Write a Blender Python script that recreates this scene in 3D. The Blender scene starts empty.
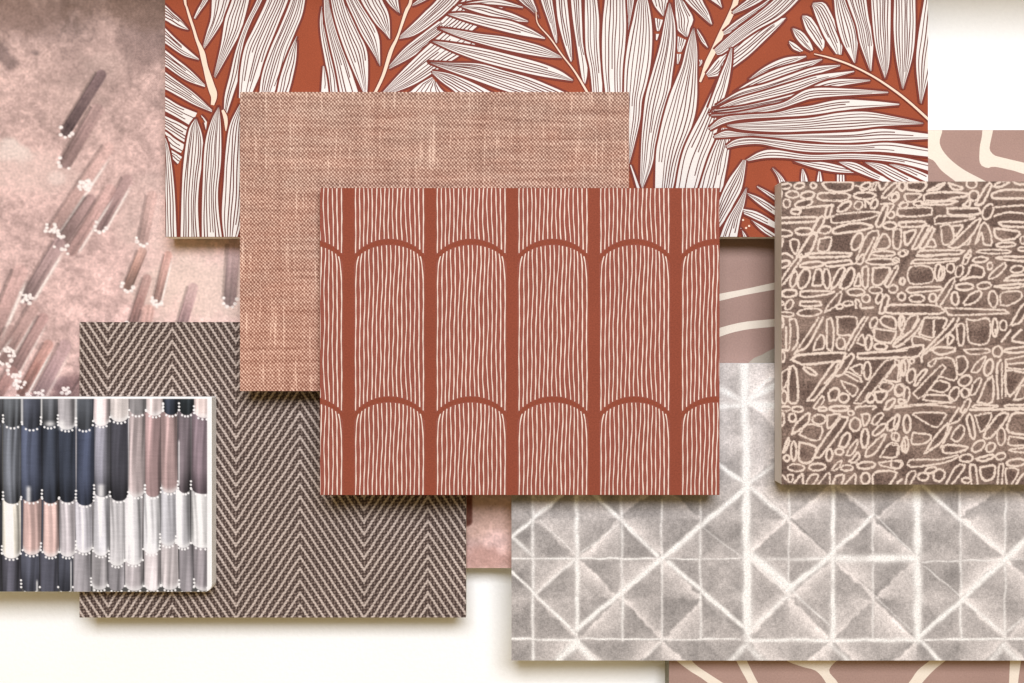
import bpy, math, random
import numpy as np
from mathutils import Vector

# ------------------------------------------------------------------ camera, light, exposure
S = bpy.context.scene
COL = S.collection
H = 1.2                        # camera height above the table in metres; 1 mm on the table = 1 px
MM = 0.001
cam_d = bpy.data.cameras.new("camera")
cam = bpy.data.objects.new("camera", cam_d)
COL.objects.link(cam)
cam.location = (0, 0, H)
cam_d.sensor_width = 36
cam_d.lens = 36 * H / 1.024
cam_d.clip_end = 50
cam_d.clip_start = 0.01
S.camera = cam
S.render.resolution_x, S.render.resolution_y = 1024, 683

w = bpy.data.worlds.new("World")
S.world = w
w.use_nodes = True
bg = w.node_tree.nodes["Background"]
bg.inputs[0].default_value = (1.0, 0.73, 0.36, 1)
bg.inputs[1].default_value = 0.42

def area(name, loc, target, sx, sy, power, color, spread=180):
    d = bpy.data.lights.new(name, 'AREA')
    d.shape = 'RECTANGLE'; d.size = sx; d.size_y = sy
    d.energy = power; d.color = color
    d.spread = math.radians(spread)
    o = bpy.data.objects.new(name, d)
    COL.objects.link(o)
    o.location = loc
    o.rotation_euler = (Vector(target) - Vector(loc)).to_track_quat('-Z', 'Y').to_euler()
    return o
area("window_light", (0.30, 1.50, 3.4), (0.0, -0.15, 0), 2.4, 1.2, 120, (0.94, 0.965, 1.07), 150)

S.view_settings.view_transform = 'Standard'
S.view_settings.look = 'None'
S.view_settings.exposure = 0
S.view_settings.gamma = 1

# ------------------------------------------------------------------ helpers
KEXP = 1.30
def lin(c):
    c = c / 255.0
    return c / 12.92 if c <= 0.04045 else ((c + 0.055) / 1.055) ** 2.4
def C(r, g, b, k=None):
    k = KEXP if k is None else k
    return tuple(min(0.92, lin(v) / k) for v in (r, g, b)) + (1.0,)
def CN(rgb):                      # numpy version, rgb (...,3) in 0..255
    c = np.clip(rgb, 0, 255) / 255.0
    l = np.where(c <= 0.04045, c / 12.92, ((c + 0.055) / 1.055) ** 2.4)
    return np.minimum(0.92, l / KEXP)
def W(px, py, z):
    s = (1 - z / H) * MM
    return ((px - 512) * s, (341.5 - py) * s, z)

class E:                          # a node socket with arithmetic
    nt = None
    def __init__(self, s): self.s = s
    @staticmethod
    def op(o, *a, clamp=False):
        n = E.nt.nodes.new('ShaderNodeMath'); n.operation = o; n.use_clamp = clamp
        for i, v in enumerate(a):
            if isinstance(v, E): E.nt.links.new(v.s, n.inputs[i])
            else: n.inputs[i].default_value = v
        return E(n.outputs[0])
    def __add__(s, o): return E.op('ADD', s, o)
    def __radd__(s, o): return E.op('ADD', s, o)
    def __sub__(s, o): return E.op('SUBTRACT', s, o)
    def __rsub__(s, o): return E.op('SUBTRACT', o, s)
    def __mul__(s, o): return E.op('MULTIPLY', s, o)
    def __rmul__(s, o): return E.op('MULTIPLY', s, o)
    def __truediv__(s, o): return E.op('DIVIDE', s, o)
    def sin(s): return E.op('SINE', s)
    def frac(s): return E.op('FRACT', s)
    def abs(s): return E.op('ABSOLUTE', s)
def step(x, a, b):                # smooth 0..1 between a and b
    n = E.nt.nodes.new('ShaderNodeMapRange'); n.interpolation_type = 'SMOOTHSTEP'
    E.nt.links.new(x.s, n.inputs[0]); n.inputs[1].default_value = a; n.inputs[2].default_value = b
    n.inputs[3].default_value = 0; n.inputs[4].default_value = 1
    return E(n.outputs[0])
def mixc(f, a, b):
    n = E.nt.nodes.new('ShaderNodeMix'); n.data_type = 'RGBA'
    if isinstance(f, E): E.nt.links.new(f.s, n.inputs[0])
    else: n.inputs[0].default_value = f
    for i, v in ((6, a), (7, b)):
        if isinstance(v, E): E.nt.links.new(v.s, n.inputs[i])
        else: n.inputs[i].default_value = v
    return E(n.outputs[2])
def scalec(c, f):                 # colour times factor
    n = E.nt.nodes.new('ShaderNodeVectorMath'); n.operation = 'SCALE'
    if isinstance(c, E): E.nt.links.new(c.s, n.inputs[0])
    else: n.inputs[0].default_value = c[:3]
    E.nt.links.new(f.s, n.inputs['Scale'])
    return E(n.outputs[0])
def vec(x, y):
    n = E.nt.nodes.new('ShaderNodeCombineXYZ')
    E.nt.links.new(x.s, n.inputs[0]); E.nt.links.new(y.s, n.inputs[1])
    return E(n.outputs[0])
def noise(v, scale, detail=2, rough=0.5):
    n = E.nt.nodes.new('ShaderNodeTexNoise'); E.nt.links.new(v.s, n.inputs['Vector'])
    n.inputs['Scale'].default_value = scale; n.inputs['Detail'].default_value = detail
    n.inputs['Roughness'].default_value = rough
    return (E(n.outputs[0]) - 0.5) * 1.8 + 0.5
def mat(name, fn, rough=0.75, spec=0.12):
    m = bpy.data.materials.new(name); m.use_nodes = True
    E.nt = m.node_tree
    bs = m.node_tree.nodes['Principled BSDF']
    bs.inputs['Roughness'].default_value = rough
    bs.inputs['Specular IOR Level'].default_value = spec
    uv = m.node_tree.nodes.new('ShaderNodeUVMap'); uv.uv_map = 'UVMap'
    sp = m.node_tree.nodes.new('ShaderNodeSeparateXYZ'); m.node_tree.links.new(uv.outputs[0], sp.inputs[0])
    X = E(sp.outputs[0]) * 1000.0; Y = E(sp.outputs[1]) * 1000.0     # millimetres on the sheet
    r = fn(X, Y)
    colr, bump = r if isinstance(r, tuple) else (r, None)
    m.node_tree.links.new(colr.s, bs.inputs['Base Color'])
    if bump is not None:
        b = m.node_tree.nodes.new('ShaderNodeBump'); b.inputs['Strength'].default_value = 0.35
        b.inputs['Distance'].default_value = 0.0004
        m.node_tree.links.new(bump.s, b.inputs['Height']); m.node_tree.links.new(b.outputs[0], bs.inputs['Normal'])
    return m
def ink(name, c, var=0.12, grain=0.10, rough=0.7, sc=0.02):
    def f(X, Y):
        v = vec(X, Y)
        a = noise(v, sc, 3); g = noise(v, 0.6, 2, 0.7)
        return scalec(c, (a - 0.5) * (2 * var) + (g - 0.5) * (2 * grain) + 1.0), g
    return mat(name, f, rough)

class Poly:                       # collects polygons in sheet millimetres (photo pixels), stacked by tiny steps of height
    def __init__(s, z, clip=None):
        s.z = z; s.v = []; s.f = []; s.m = []; s.clip = clip; s.lv = 0.00005
    def up(s, d=0.000004): s.lv += d
    def add(s, pts, m):
        if s.clip:
            pts = clip_poly(pts, s.clip)
            if len(pts) < 3: return
        i = len(s.v)
        for p in pts: s.v.append((p[0], p[1], s.z + s.lv))
        s.f.append(tuple(range(i, i + len(pts)))); s.m.append(m)
    def strip(s, A, B, m):
        for i in range(len(A) - 1):
            s.add([A[i], A[i + 1], B[i + 1], B[i]], m)
    def ribbon(s, P, w, m):
        P = np.asarray(P, float); n = len(P)
        if n < 2: return
        w = np.broadcast_to(np.asarray(w, float), (n,))
        T = np.gradient(P, axis=0); L = np.hypot(T[:, 0], T[:, 1]) + 1e-9
        N = np.stack([-T[:, 1] / L, T[:, 0] / L], 1) * (w[:, None] / 2)
        s.strip((P + N).tolist(), (P - N).tolist(), m)
    def disc(s, x, y, r, m, n=8):
        s.add([(x + r * math.cos(k * 2 * math.pi / n), y + r * math.sin(k * 2 * math.pi / n)) for k in range(n)], m)
def clip_poly(pts, r):
    x0, y0, x1, y1 = r
    for ax, lim, sg in ((0, x0, 1), (0, x1, -1), (1, y0, 1), (1, y1, -1)):
        out = []
        for i in range(len(pts)):
            a, b = pts[i - 1], pts[i]
            da, db = (a[ax] - lim) * sg, (b[ax] - lim) * sg
            if (da < 0) != (db < 0):
                t = da / (da - db)
                out.append((a[0] + (b[0] - a[0]) * t, a[1] + (b[1] - a[1]) * t))
            if db >= 0: out.append(tuple(b[:2]))
        pts = out
        if len(pts) < 3: return []
    return pts

def link_mesh(name, verts, faces, mats, midx=None, parent=None, uvs=None, smooth=False):
    """verts in world metres; stored relative to the parent; uvs = per-vertex sheet millimetres"""
    me = bpy.data.meshes.new(name)
    off = Vector(parent.location) if parent else Vector((0, 0, 0))
    va = np.asarray(verts, float) - np.array(off)
    me.from_pydata(va.tolist() if len(va) < 200000 else va, [], faces)
    for m in mats: me.materials.append(m)
    if midx is not None: me.polygons.foreach_set('material_index', np.asarray(midx, np.int32))
    if uvs is not None:
        l = me.uv_layers.new(name='UVMap')
        vi = np.empty(len(me.loops), np.int32); me.loops.foreach_get('vertex_index', vi)
        l.data.foreach_set('uv', (np.asarray(uvs, float)[vi] / 1000.0).ravel())
    me.update()
    o = bpy.data.objects.new(name, me); COL.objects.link(o)
    if parent: o.parent = parent
    return o
def thing(name, label, cat, loc, group=None):
    o = bpy.data.objects.new(name, None); COL.objects.link(o)
    o.location = loc; o.empty_display_size = 0.05
    o['label'] = label; o['category'] = cat
    if group: o['group'] = group
    return o

def rrect(x0, y0, x1, y1, rad, corners=(1, 1, 1, 1)):
    """rounded outline in sheet mm, order: TL, TR, BR, BL"""
    out = []
    cs = [(x0, y0, 180), (x1, y0, 270), (x1, y1, 0), (x0, y1, 90)]
    for (cx, cy, a0), r in zip(cs, [rad * c for c in corners]):
        ix = cx + (r if cx == x0 else -r); iy = cy + (r if cy == y0 else -r)
        n = 6 if r > 2 else 3
        for k in range(n + 1):
            a = math.radians(a0 + 90 * k / n)
            out.append((ix + r * math.cos(a), iy + r * math.sin(a)))
    return out
def slab(name, outline, ref_z, z0, z1, mats, parent, bevel=0.0005, side_mat=0):
    """prism over an outline measured at height ref_z, with a small bevelled top rim"""
    n = len(outline); V = []; F = []; M = []; U = []
    cx = sum(p[0] for p in outline) / n; cy = sum(p[1] for p in outline) / n
    k = bevel / MM
    rings = [(0, z0), (0, z1 - bevel), (k, z1)]
    xs0, xs1 = min(p[0] for p in outline), max(p[0] for p in outline)
    ys0, ys1 = min(p[1] for p in outline), max(p[1] for p in outline)
    sx = lambda k: (xs1 - xs0 - 2 * k) / (xs1 - xs0)
    sy = lambda k: (ys1 - ys0 - 2 * k) / (ys1 - ys0)
    mx, my = (xs0 + xs1) / 2, (ys0 + ys1) / 2
    for kk, z in rings:
        for p in outline:
            q = (mx + (p[0] - mx) * sx(kk), my + (p[1] - my) * sy(kk))
            x, y, _ = W(q[0], q[1], ref_z)
            V.append((x, y, z)); U.append((q[0], q[1] + (z1 - z) * 1000))
    for r in range(2):
        for i in range(n):
            j = (i + 1) % n
            F.append((r * n + i, r * n + j, (r + 1) * n + j, (r + 1) * n + i)); M.append(side_mat)
    F.append(tuple(range(2 * n, 3 * n))); M.append(0)
    F.append(tuple(range(n))[::-1]); M.append(side_mat)
    # outward orientation: outline runs clockwise on screen
    F = [f[::-1] for f in F]
    return link_mesh(name, V, F, mats, M, parent, U)
def printed(name, outline, z, mats, parent, P=None):
    """printed top sheet: 0.4 mm paper, with the print's shapes lying on it"""
    n = len(outline); V = []; U = []; F = []; M = []
    for zz in (z - 0.0004, z):
        for p in outline:
            V.append(W(p[0], p[1], z)[:2] + (zz,)); U.append(p)
    F.append(tuple(range(n, 2 * n))[::-1]); M.append(0)
    for i in range(n):
        j = (i + 1) % n
        F.append((i, i + n, j + n, j)); M.append(0)
    if P:
        b = len(V)
        for v in P.v:
            V.append(W(v[0], v[1], z)[:2] + (v[2],)); U.append(v[:2])
        for f, m in zip(P.f, P.m):
            F.append(tuple(b + i for i in f)); M.append(m)
    o = link_mesh(name, V, F, mats, M, parent, U)
    return o
def painted(name, x0, y0, x1, y1, stepmm, z, mats, parent, fn, scalar=False, cut=0):
    """printed top sheet as a fine grid, its dyes computed at each point by fn(X, Y)"""
    nx = int(round((x1 - x0) / stepmm)) + 1; ny = int(round((y1 - y0) / stepmm)) + 1
    gx = np.linspace(x0, x1, nx); gy = np.linspace(y0, y1, ny)
    X, Y = np.meshgrid(gx, gy)
    val = fn(X, Y)
    if cut:                         # rounded lower right corner
        iy, ix = np.where((X > x1 - cut) & (Y > y1 - cut))
        PX, PY = X.copy(), Y.copy()
        ax, ay = X - (x1 - cut), Y - (y1 - cut)
        rr = np.hypot(ax, ay) + 1e-9; mxx = np.maximum(ax, ay)
        fct = np.where((ax > 0) & (ay > 0), mxx / rr, 1)
        PX = np.where((ax > 0) & (ay > 0), x1 - cut + ax * fct, X); PY = np.where((ax > 0) & (ay > 0), y1 - cut + ay * fct, Y)
    else: PX, PY = X, Y
    s = (1 - z / H) * MM
    V = np.stack([(PX - 512) * s, (341.5 - PY) * s, np.full_like(X, z)], -1).reshape(-1, 3)
    idx = np.arange(nx * ny).reshape(ny, nx)
    q = np.stack([idx[:-1, :-1], idx[1:, :-1], idx[1:, 1:], idx[:-1, 1:]], -1).reshape(-1, 4)
    me = bpy.data.meshes.new(name)
    me.vertices.add(len(V)); me.vertices.foreach_set('co', (V - np.array(parent.location)).ravel())
    nf = len(q)
    me.loops.add(nf * 4); me.loops.foreach_set('vertex_index', q.ravel().astype(np.int32))
    me.polygons.add(nf); me.polygons.foreach_set('loop_start', np.arange(0, nf * 4, 4, dtype=np.int32))
    try: me.polygons.foreach_set('loop_total', np.full(nf, 4, np.int32))
    except Exception: pass
    me.update(calc_edges=True)
    for m in mats: me.materials.append(m)
    l = me.uv_layers.new(name='UVMap')
    uv = np.stack([X, Y], -1).reshape(-1, 2) / 1000.0
    l.data.foreach_set('uv', uv[q.ravel()].ravel())
    if scalar:
        a = me.attributes.new('dye', 'FLOAT', 'POINT'); a.data.foreach_set('value', val.ravel())
    else:
        a = me.attributes.new('dye', 'FLOAT_COLOR', 'POINT')
        c = np.concatenate([CN(val), np.ones(val.shape[:2] + (1,))], -1)
        a.data.foreach_set('color', c.ravel())
    o = bpy.data.objects.new(name, me); COL.objects.link(o); o.parent = parent
    return o
def dye_attr(out='Color'):
    n = E.nt.nodes.new('ShaderNodeAttribute'); n.attribute_name = 'dye'
    return E(n.outputs[out])

# numpy noise
def vnoise(x, y, sc, seed):
    x = x / sc + 1000; y = y / sc + 1000
    xi, yi = np.floor(x).astype(np.int64), np.floor(y).astype(np.int64)
    fx, fy = x - xi, y - yi
    fx = fx * fx * (3 - 2 * fx); fy = fy * fy * (3 - 2 * fy)
    def h(a, b):
        v = (a * 374761393 + b * 668265263 + seed * 1274126177) & 0x7fffffff
        v = ((v ^ (v >> 13)) * 1103515245) & 0x7fffffff
        v = ((v ^ (v >> 11)) * 12345677) & 0x7fffffff
        return ((v ^ (v >> 16)) & 0xffff) / 65535.0
    return (h(xi, yi) * (1 - fx) + h(xi + 1, yi) * fx) * (1 - fy) + (h(xi, yi + 1) * (1 - fx) + h(xi + 1, yi + 1) * fx) * fy
def fbm(x, y, sc, seed, oct=4):
    t = 0; a = 1; n = 0
    for k in range(oct):
        t = t + a * vnoise(x, y, sc / 2 ** k, seed + k * 17); n += a; a *= 0.55
    return t / n
def sstep(x, a, b):
    t = np.clip((x - a) / (b - a), 0, 1); return t * t * (3 - 2 * t)
def spline(P, n):
    P = np.asarray(P, float)
    Q = np.vstack([2 * P[0] - P[1], P, 2 * P[-1] - P[-2]])
    out = []
    d = np.r_[0, np.cumsum(np.hypot(*(np.diff(P, axis=0).T)))]
    for t in np.linspace(0, d[-1], n):
        i = min(np.searchsorted(d, t, side='right') - 1, len(P) - 2)
        u = (t - d[i]) / max(d[i + 1] - d[i], 1e-9)
        p0, p1, p2, p3 = Q[i], Q[i + 1], Q[i + 2], Q[i + 3]
        out.append(0.5 * (2 * p1 + (p2 - p0) * u + (2 * p0 - 5 * p1 + 4 * p2 - p3) * u * u + (3 * p1 - p0 - 3 * p2 + p3) * u ** 3))
    return np.array(out)

# ------------------------------------------------------------------ table
def f_table(X, Y):
    v = vec(X, Y); a = noise(v, 0.006, 3); g = noise(v, 0.25, 3, 0.6)
    return scalec((0.86, 0.865, 0.84, 1), (a - 0.5) * 0.06 + (g - 0.5) * 0.05 + 1.0), g
m_table = mat('white_table_paint', f_table, 0.6)
tb = link_mesh('table', [(-1.1, -0.9, 0), (1.1, -0.9, 0), (1.1, 0.9, 0), (-1.1, 0.9, 0),
                         (-1.1, -0.9, -.03), (1.1, -0.9, -.03), (1.1, 0.9, -.03), (-1.1, 0.9, -.03)],
               [(0, 1, 2, 3), (7, 6, 5, 4), (4, 5, 1, 0), (5, 6, 2, 1), (6, 7, 3, 2), (7, 4, 0, 3)], [m_table], None, None,
               [(-600, 1240), (1600, 1240), (1600, -560), (-600, -560)] * 2)
tb['kind'] = 'structure'

def f_shade_block(X, Y):
    g = noise(vec(X, Y), 0.05, 3)
    return scalec((0.78, 0.77, 0.74, 1), (g - 0.5) * 0.1 + 1.0), g
m_shade_block = mat('shade_block_paint', f_shade_block, 0.5)
sv = [(x, y, z) for z in (0.0005, 0.199, 0.205) for x, y in (((-1.1, .395), (1.1, .395), (1.1, .52), (-1.1, .52)) if z < .202 else ((-1.094, .401), (1.094, .401), (1.094, .514), (-1.094, .514)))]
sf = [(8, 9, 10, 11), (3, 2, 1, 0)] + [(r + i, r + (i + 1) % 4, r + 4 + (i + 1) % 4, r + 4 + i) for r in (0, 4) for i in range(4)]
ws = link_mesh('shade_block', sv, sf, [m_shade_block], None, None, [(v[0] * 1000, v[1] * 1000) for v in sv])  # unseen block added past the top edge to shade the upper sheets
ws['kind'] = 'structure'

def f_pages(X, Y):
    l = noise(vec(X * 0.02, Y), 1.4, 2)
    return scalec(C(208, 200, 178), (l - 0.5) * 0.25 + 1.0), l
m_pages = mat('page_edges', f_pages, 0.8)
m_cover = ink('cream_cover_board', (0.90, 0.87, 0.76, 1), 0.03, 0.05, 0.7)
def f_whitepages(X, Y):
    l = noise(vec(X * 0.02, Y), 1.4, 2)
    return scalec((0.93, 0.95, 0.95, 1), (l - 0.5) * 0.08 + 1.0), l
m_white = mat('white_page_edges', f_whitepages, 0.7)
def f_card(X, Y):
    l = noise(vec(X, Y), 0.5, 2)
    return scalec(C(250, 242, 236), (l - 0.5) * 0.15 + 1.0), l
m_card = mat('grey_board', f_card, 0.8)
def f_green(X, Y):
    l = noise(vec(X, Y), 0.5, 2)
    return scalec(C(160, 158, 142), (l - 0.5) * 0.15 + 1.0), l
m_greycard = mat('greenish_grey_board', f_green, 0.8)
m_black = ink('dark_core', C(120, 100, 88))
GRP = 'wallpaper sample books and boards fanned out on the table'

def board(name, label, cat, x0, y0, x1, y1, z0, z1, side, core='board_core', rad=0.6, corners=(1, 1, 1, 1), cover=None, inset=0):
    s = 1 - z1 / H
    cx, cy = ((x0 + x1) / 2 - 512) * s * MM, (341.5 - (y0 + y1) / 2) * s * MM
    t = thing(name, label, cat, (cx, cy, z0), GRP)
    o = rrect(x0, y0, x1, y1, rad, corners)
    if cover:       # a page block below a thin cover board
        ob = rrect(x0 + inset, y0 + inset, x1 - inset, y1 - inset, rad, corners)
        slab(core, ob, z1, z0, z1 - cover, [side], t)
        slab('cover_board', o, z1, z1 - cover, z1 - 0.0005, [m_cover], t, 0.0004)
    else:
        slab(core, o, z1, z0, z1 - 0.0005, [side], t, 0.0004)
    return t, o

# ------------------------------------------------------------------ 1. pink sheet with paint strokes
PX = (-30, -40, 618, 568); PZ = 0.030
t_pink, o_pink = board('brushstroke_sample', 'faded pink wallpaper sample with slanted brush strokes and white dots, left edge of the pile',
                       'wallpaper sample', *PX, 0, PZ, m_pages)
STK = [  # top, bottom, width, colour, right-edge light, strength
    ((101, 75), (66, 131), 9, (118, 98, 98), 0.1, 1.0, 1), ((97, 110), (66, 162), 11, (160, 132, 128), 0.2, .9, 1),
    ((108, 148), (52, 232), 10, (196, 160, 152), 0.7, .6, 1), ((90, 200), (60, 243), 10, (150, 125, 122), 0.2, .9, 1),
    ((127, 180), (101, 226), 9, (160, 132, 130), 0.7, .9, 1), ((110, 190), (72, 250), 10, (190, 152, 146), 0.6, .7, 1),
    ((59, 244), (27, 297), 11, (160, 136, 134), 0.9, .9, 1), ((20, 272), (-8, 338), 13, (196, 160, 154), 1, .7, 0),
    ((33, 309), (4, 358), 10, (172, 142, 136), 0.5, .8, 1), ((43, 318), (14, 370), 9, (160, 130, 126), 0.4, .9, 1),
    ((48, 345), (22, 392), 9, (182, 138, 128), 0.9, 1, 1), ((65, 346), (38, 396), 11, (160, 134, 136), 0.3, .8, 1),
    ((152, 196), (143, 240), 9, (192, 158, 150), 0.2, .6, 1), ((142, 252), (128, 286), 8, (184, 144, 130), -0.6, .9, 1),
    ((147, 279), (132, 325), 8, (152, 118, 112), 0.1, .9, 1), ((168, 255), (157, 300), 7, (192, 152, 142), 0.8, .9, 1),
    ((193, 288), (179, 335), 9, (172, 142, 142), 0.1, .9, 0), ((234, 244), (230, 300), 11, (168, 142, 142), 0.2, .8, 1),
    ((148, 311), (143, 340), 11, (196, 158, 148), 0.1, .8, 0), ((12, 372), (-6, 400), 10, (168, 130, 124), 0.1, .9, 0),
    ((92, 370), (70, 402), 8, (170, 140, 136), 0.3, .7, 0), ((10, 330), (-14, 362), 9, (166, 138, 132), 0.4, .7, 0),
    ((467, 470), (467, 521), 9, (120, 62, 48), 0, .9, 0), ((300, 420), (280, 520), 12, (165, 135, 130), .2, .8, 0),
    ((360, 260), (330, 330), 12, (170, 140, 136), .2, .8, 1), ((560, 250), (530, 330), 12, (165, 135, 130), .2, .8, 1)]
def f_pinkdye(X, Y):
    base = np.zeros(X.shape + (3,))
    a = fbm(X, Y, 90, 3, 5); b = fbm(X, Y, 26, 9, 4); g = fbm(X, Y, 4.5, 21, 3)
    t = sstep(Y, -20, 300)
    c0 = np.array([182, 156, 147.]); c1 = np.array([224, 191, 184.])
    for k in range(3): base[..., k] = c0[k] * (1 - t) + c1[k] * t
    base *= (1 + (a - .5) * .30 + (b - .5) * .36 + (g - .5) * .34)[..., None]
    def patch(cx, cy, rx, ry, col, amt, n=0.6):
        d = np.hypot((X - cx) / rx, (Y - cy) / ry) + (b - .5) * n * 2.2
        m = (1 - sstep(d, .35, 1.1)) * amt
        base[:] = base * (1 - m[..., None]) + np.array(col, float) * m[..., None]
    patch(205, 285, 75, 60, (238, 216, 202), .7)
    patch(150, 225, 40, 60, (232, 206, 196), .4)
    patch(36, 53, 12, 9, (112, 96, 94), .7, 1.2); patch(9, 62, 16, 16, (120, 102, 98), .6, 1.2); patch(140, 45, 40, 30, (140, 118, 112), .5)
    patch(10, 12, 60, 30, (138, 114, 104), .6); patch(130, 5, 70, 26, (134, 110, 98), .6)  # browner dye along the top, with the top edge's shade mixed in
    patch(18, 152, 20, 14, (240, 226, 216), .8, 1.0); patch(56, 178, 9, 7, (244, 228, 220), .6)
    patch(28, 170, 60, 30, (232, 206, 196), .5); patch(70, 100, 40, 30, (205, 178, 168), .4)
    patch(62, 384, 12, 10, (128, 106, 112), .6); patch(75, 392, 22, 22, (120, 92, 92), .7)
    patch(490, 515, 60, 26, (212, 176, 156), .5); patch(488, 560, 60, 16, (190, 146, 134), .6)
    patch(105, 60, 30, 20, (205, 180, 170), .4)
    for i, ((x0, y0), (x1, y1), wd, col, hl, st, dots) in enumerate(STK):
        L = math.hypot(x1 - x0, y1 - y0); dx, dy = (x1 - x0) / L, (y1 - y0) / L
        u = (X - x0) * dx + (Y - y0) * dy
        sgn = -1 if dx * 0 - 1 * dy > 0 else 1
        v = ((X - x0) * (-dy) + (Y - y0) * dx) * -1 / (wd * .64)      # +1 = left side on screen? sign fixed below
        v = v * (1 if dy > 0 else -1)                                # v>0 on the right-hand side
        uu = np.where(u < 0, u, np.where(u > L, u - L, 0)) / (wd * .64)
        d = np.hypot(v, uu)
        m = (1 - sstep(d, .72, 1.12)) * st
        m = m * (.70 + .30 * sstep(u + (b - .5) * 14, 0, L * .5)) if i % 3 else m
        m = m * (.82 + .36 * (g - .25))
        m = np.clip(m, 0, 1)
        stre = vnoise(v * 3 + i * 31, u * .03, 1.0, 60 + i)
        along = sstep(u, 0, L)
        shade = 1 + (stre - .5) * .34 - .26 * along ** 2 + .12 * (1 - along)
        cc = np.array(col, float)[None, None, :] * shade[..., None]
        edge = np.exp(-((v + .86) / .16) ** 2) * .34 * (uu == 0)
        cc = cc * (1 - edge[..., None])
        if hl < 0: cc = cc * (1 - (np.exp(-((v - .8) / .2) ** 2) * .45)[..., None])
        base[:] = base * (1 - m[..., None]) + cc * m[..., None]
        if hl > 0.25:
            e = np.exp(-((v - 1.12) / .22) ** 2) * min(1, hl * 1.3) * sstep(u, 0, L * .3) * (1 - sstep(u, L * .93, L + 1))
            base[:] = base * (1 - e[..., None]) + np.array([248, 236, 228.]) * e[..., None]
        # darker fringe on the left
        e = np.exp(-((v + 1.08) / .2) ** 2) * .22 * (uu == 0)
        base *= (1 - e[..., None])
    rng = random.Random(5)
    def dot(x, y, r):
        d = np.hypot(X - x, (Y - y) * 1.15)
        m = (1 - sstep(d, r * .7, r * 1.35))
        base[:] = base * (1 - m[..., None]) + np.array([250, 240, 234.]) * m[..., None]
    for ((x0, y0), (x1, y1), wd, col, hl, st, dots) in STK:
        if not dots: continue
        a0 = math.atan2(y1 - y0, x1 - x0)
        n = 6
        for k in range(n):
            if rng.random() < .2: continue
            a = a0 + math.radians(-100 + 200 * k / (n - 1))
            dot(x1 + (wd / 2 + 1.6) * math.cos(a) + rng.uniform(-.9, .9), y1 + (wd / 2 + 1.6) * math.sin(a) + rng.uniform(-.5, .5), rng.uniform(1.5, 2.3))
    for k in range(34):
        a = rng.uniform(0, 6.28); r = rng.uniform(0, 8)
        dot(86 + r * math.cos(a), 185 + r * math.sin(a), rng.uniform(1.2, 2.4))
    for cx, cy, n, R in ((28, 297, 12, 5), (157, 304, 10, 5), (60, 236, 6, 4), (66, 391, 12, 5), (10, 352, 14, 6), (38, 394, 9, 5), (20, 385, 8, 6), (52, 228, 10, 6), (15, 378, 8, 6)):
        for k in range(n):
            dot(cx + rng.uniform(-R, R), cy + rng.uniform(-R, R) * .7, rng.uniform(1.3, 2.1))
    return base
def f_canvas(X, Y):
    c = dye_attr(); g = noise(vec(X, Y), 0.4, 3, 0.8); wv = (X * 2.6).sin() * (Y * 2.6).sin()
    f = (g - 0.5) * 0.62 + wv * 0.05 + 1.0
    return scalec(c, f), g
m_canvas = mat('dyed_canvas', f_canvas, 0.85)
painted('printed_face', PX[0], PX[1], PX[2], PX[3], 0.9, PZ, [m_canvas], t_pink, f_pinkdye)

# ------------------------------------------------------------------ 2. brown board with cream bands
BZ = 0.030; BX = (669, 130, 1075, 735)
t_br, o_br = board('branch_pattern_book', 'thick mauve brown sample book with broad cream branching bands under the other samples at right',
                   'sample book', *BX, 0, BZ, m_greycard, core='page_block')
Pb = Poly(BZ, clip=(BX[0], BX[1], BX[2], BX[3]))
BANDS = [[(929, 125), (942, 128.5), (939.6, 143), (947, 156), (962.7, 169), (985, 181), (1000, 190), (966, 190), (955, 181), (941.6, 170.6), (934, 161), (928, 158), (915, 150), (912, 128)],
    [(982.5, 120), (993.5, 120), (993, 130), (990.5, 142), (989.7, 149.5), (994, 155), (1002, 157.5), (1024, 162.7), (1080, 176), (1080, 190), (1024, 174), (1013, 170.6), (994, 166.7), (987.7, 168), (980, 163.4), (979.7, 148), (982, 135)],
    [(690, 300), (720, 293.7), (745, 289), (773.6, 282.7), (800, 277), (800, 285), (773.6, 289.8), (745, 295), (720, 300.8), (690, 308)],
    [(690, 338), (720, 327.8), (744, 322), (773.6, 319), (800, 316), (800, 324), (773.6, 326.7), (744, 330), (720, 336.6), (690, 350)],
    [(745, 368), (748, 363.6), (754, 358), (761.5, 355), (773.6, 348.7), (800, 340), (800, 370)],
    [(674, 655), (688, 655), (692, 661), (700, 668), (723, 683), (760, 708), (740, 712), (708, 683), (690, 671), (677, 661)],
    [(732, 652), (743, 652), (747, 661), (758, 683), (775, 712), (762, 716), (748, 683), (741, 670)],
    [(775, 652), (845, 652), (836, 661), (829, 671), (838, 683), (850, 708), (838, 710), (826, 683), (816, 671), (803, 667), (787, 661)],
    [(936, 652), (954, 652), (945, 661), (934, 670), (922, 683), (905, 705), (890, 705), (908.6, 683), (918, 670), (929, 661)],
    [(1011, 652), (1022, 652), (1021, 661), (1018, 683), (1016, 715), (1007, 715), (1009, 683), (1010, 661)]]
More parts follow.
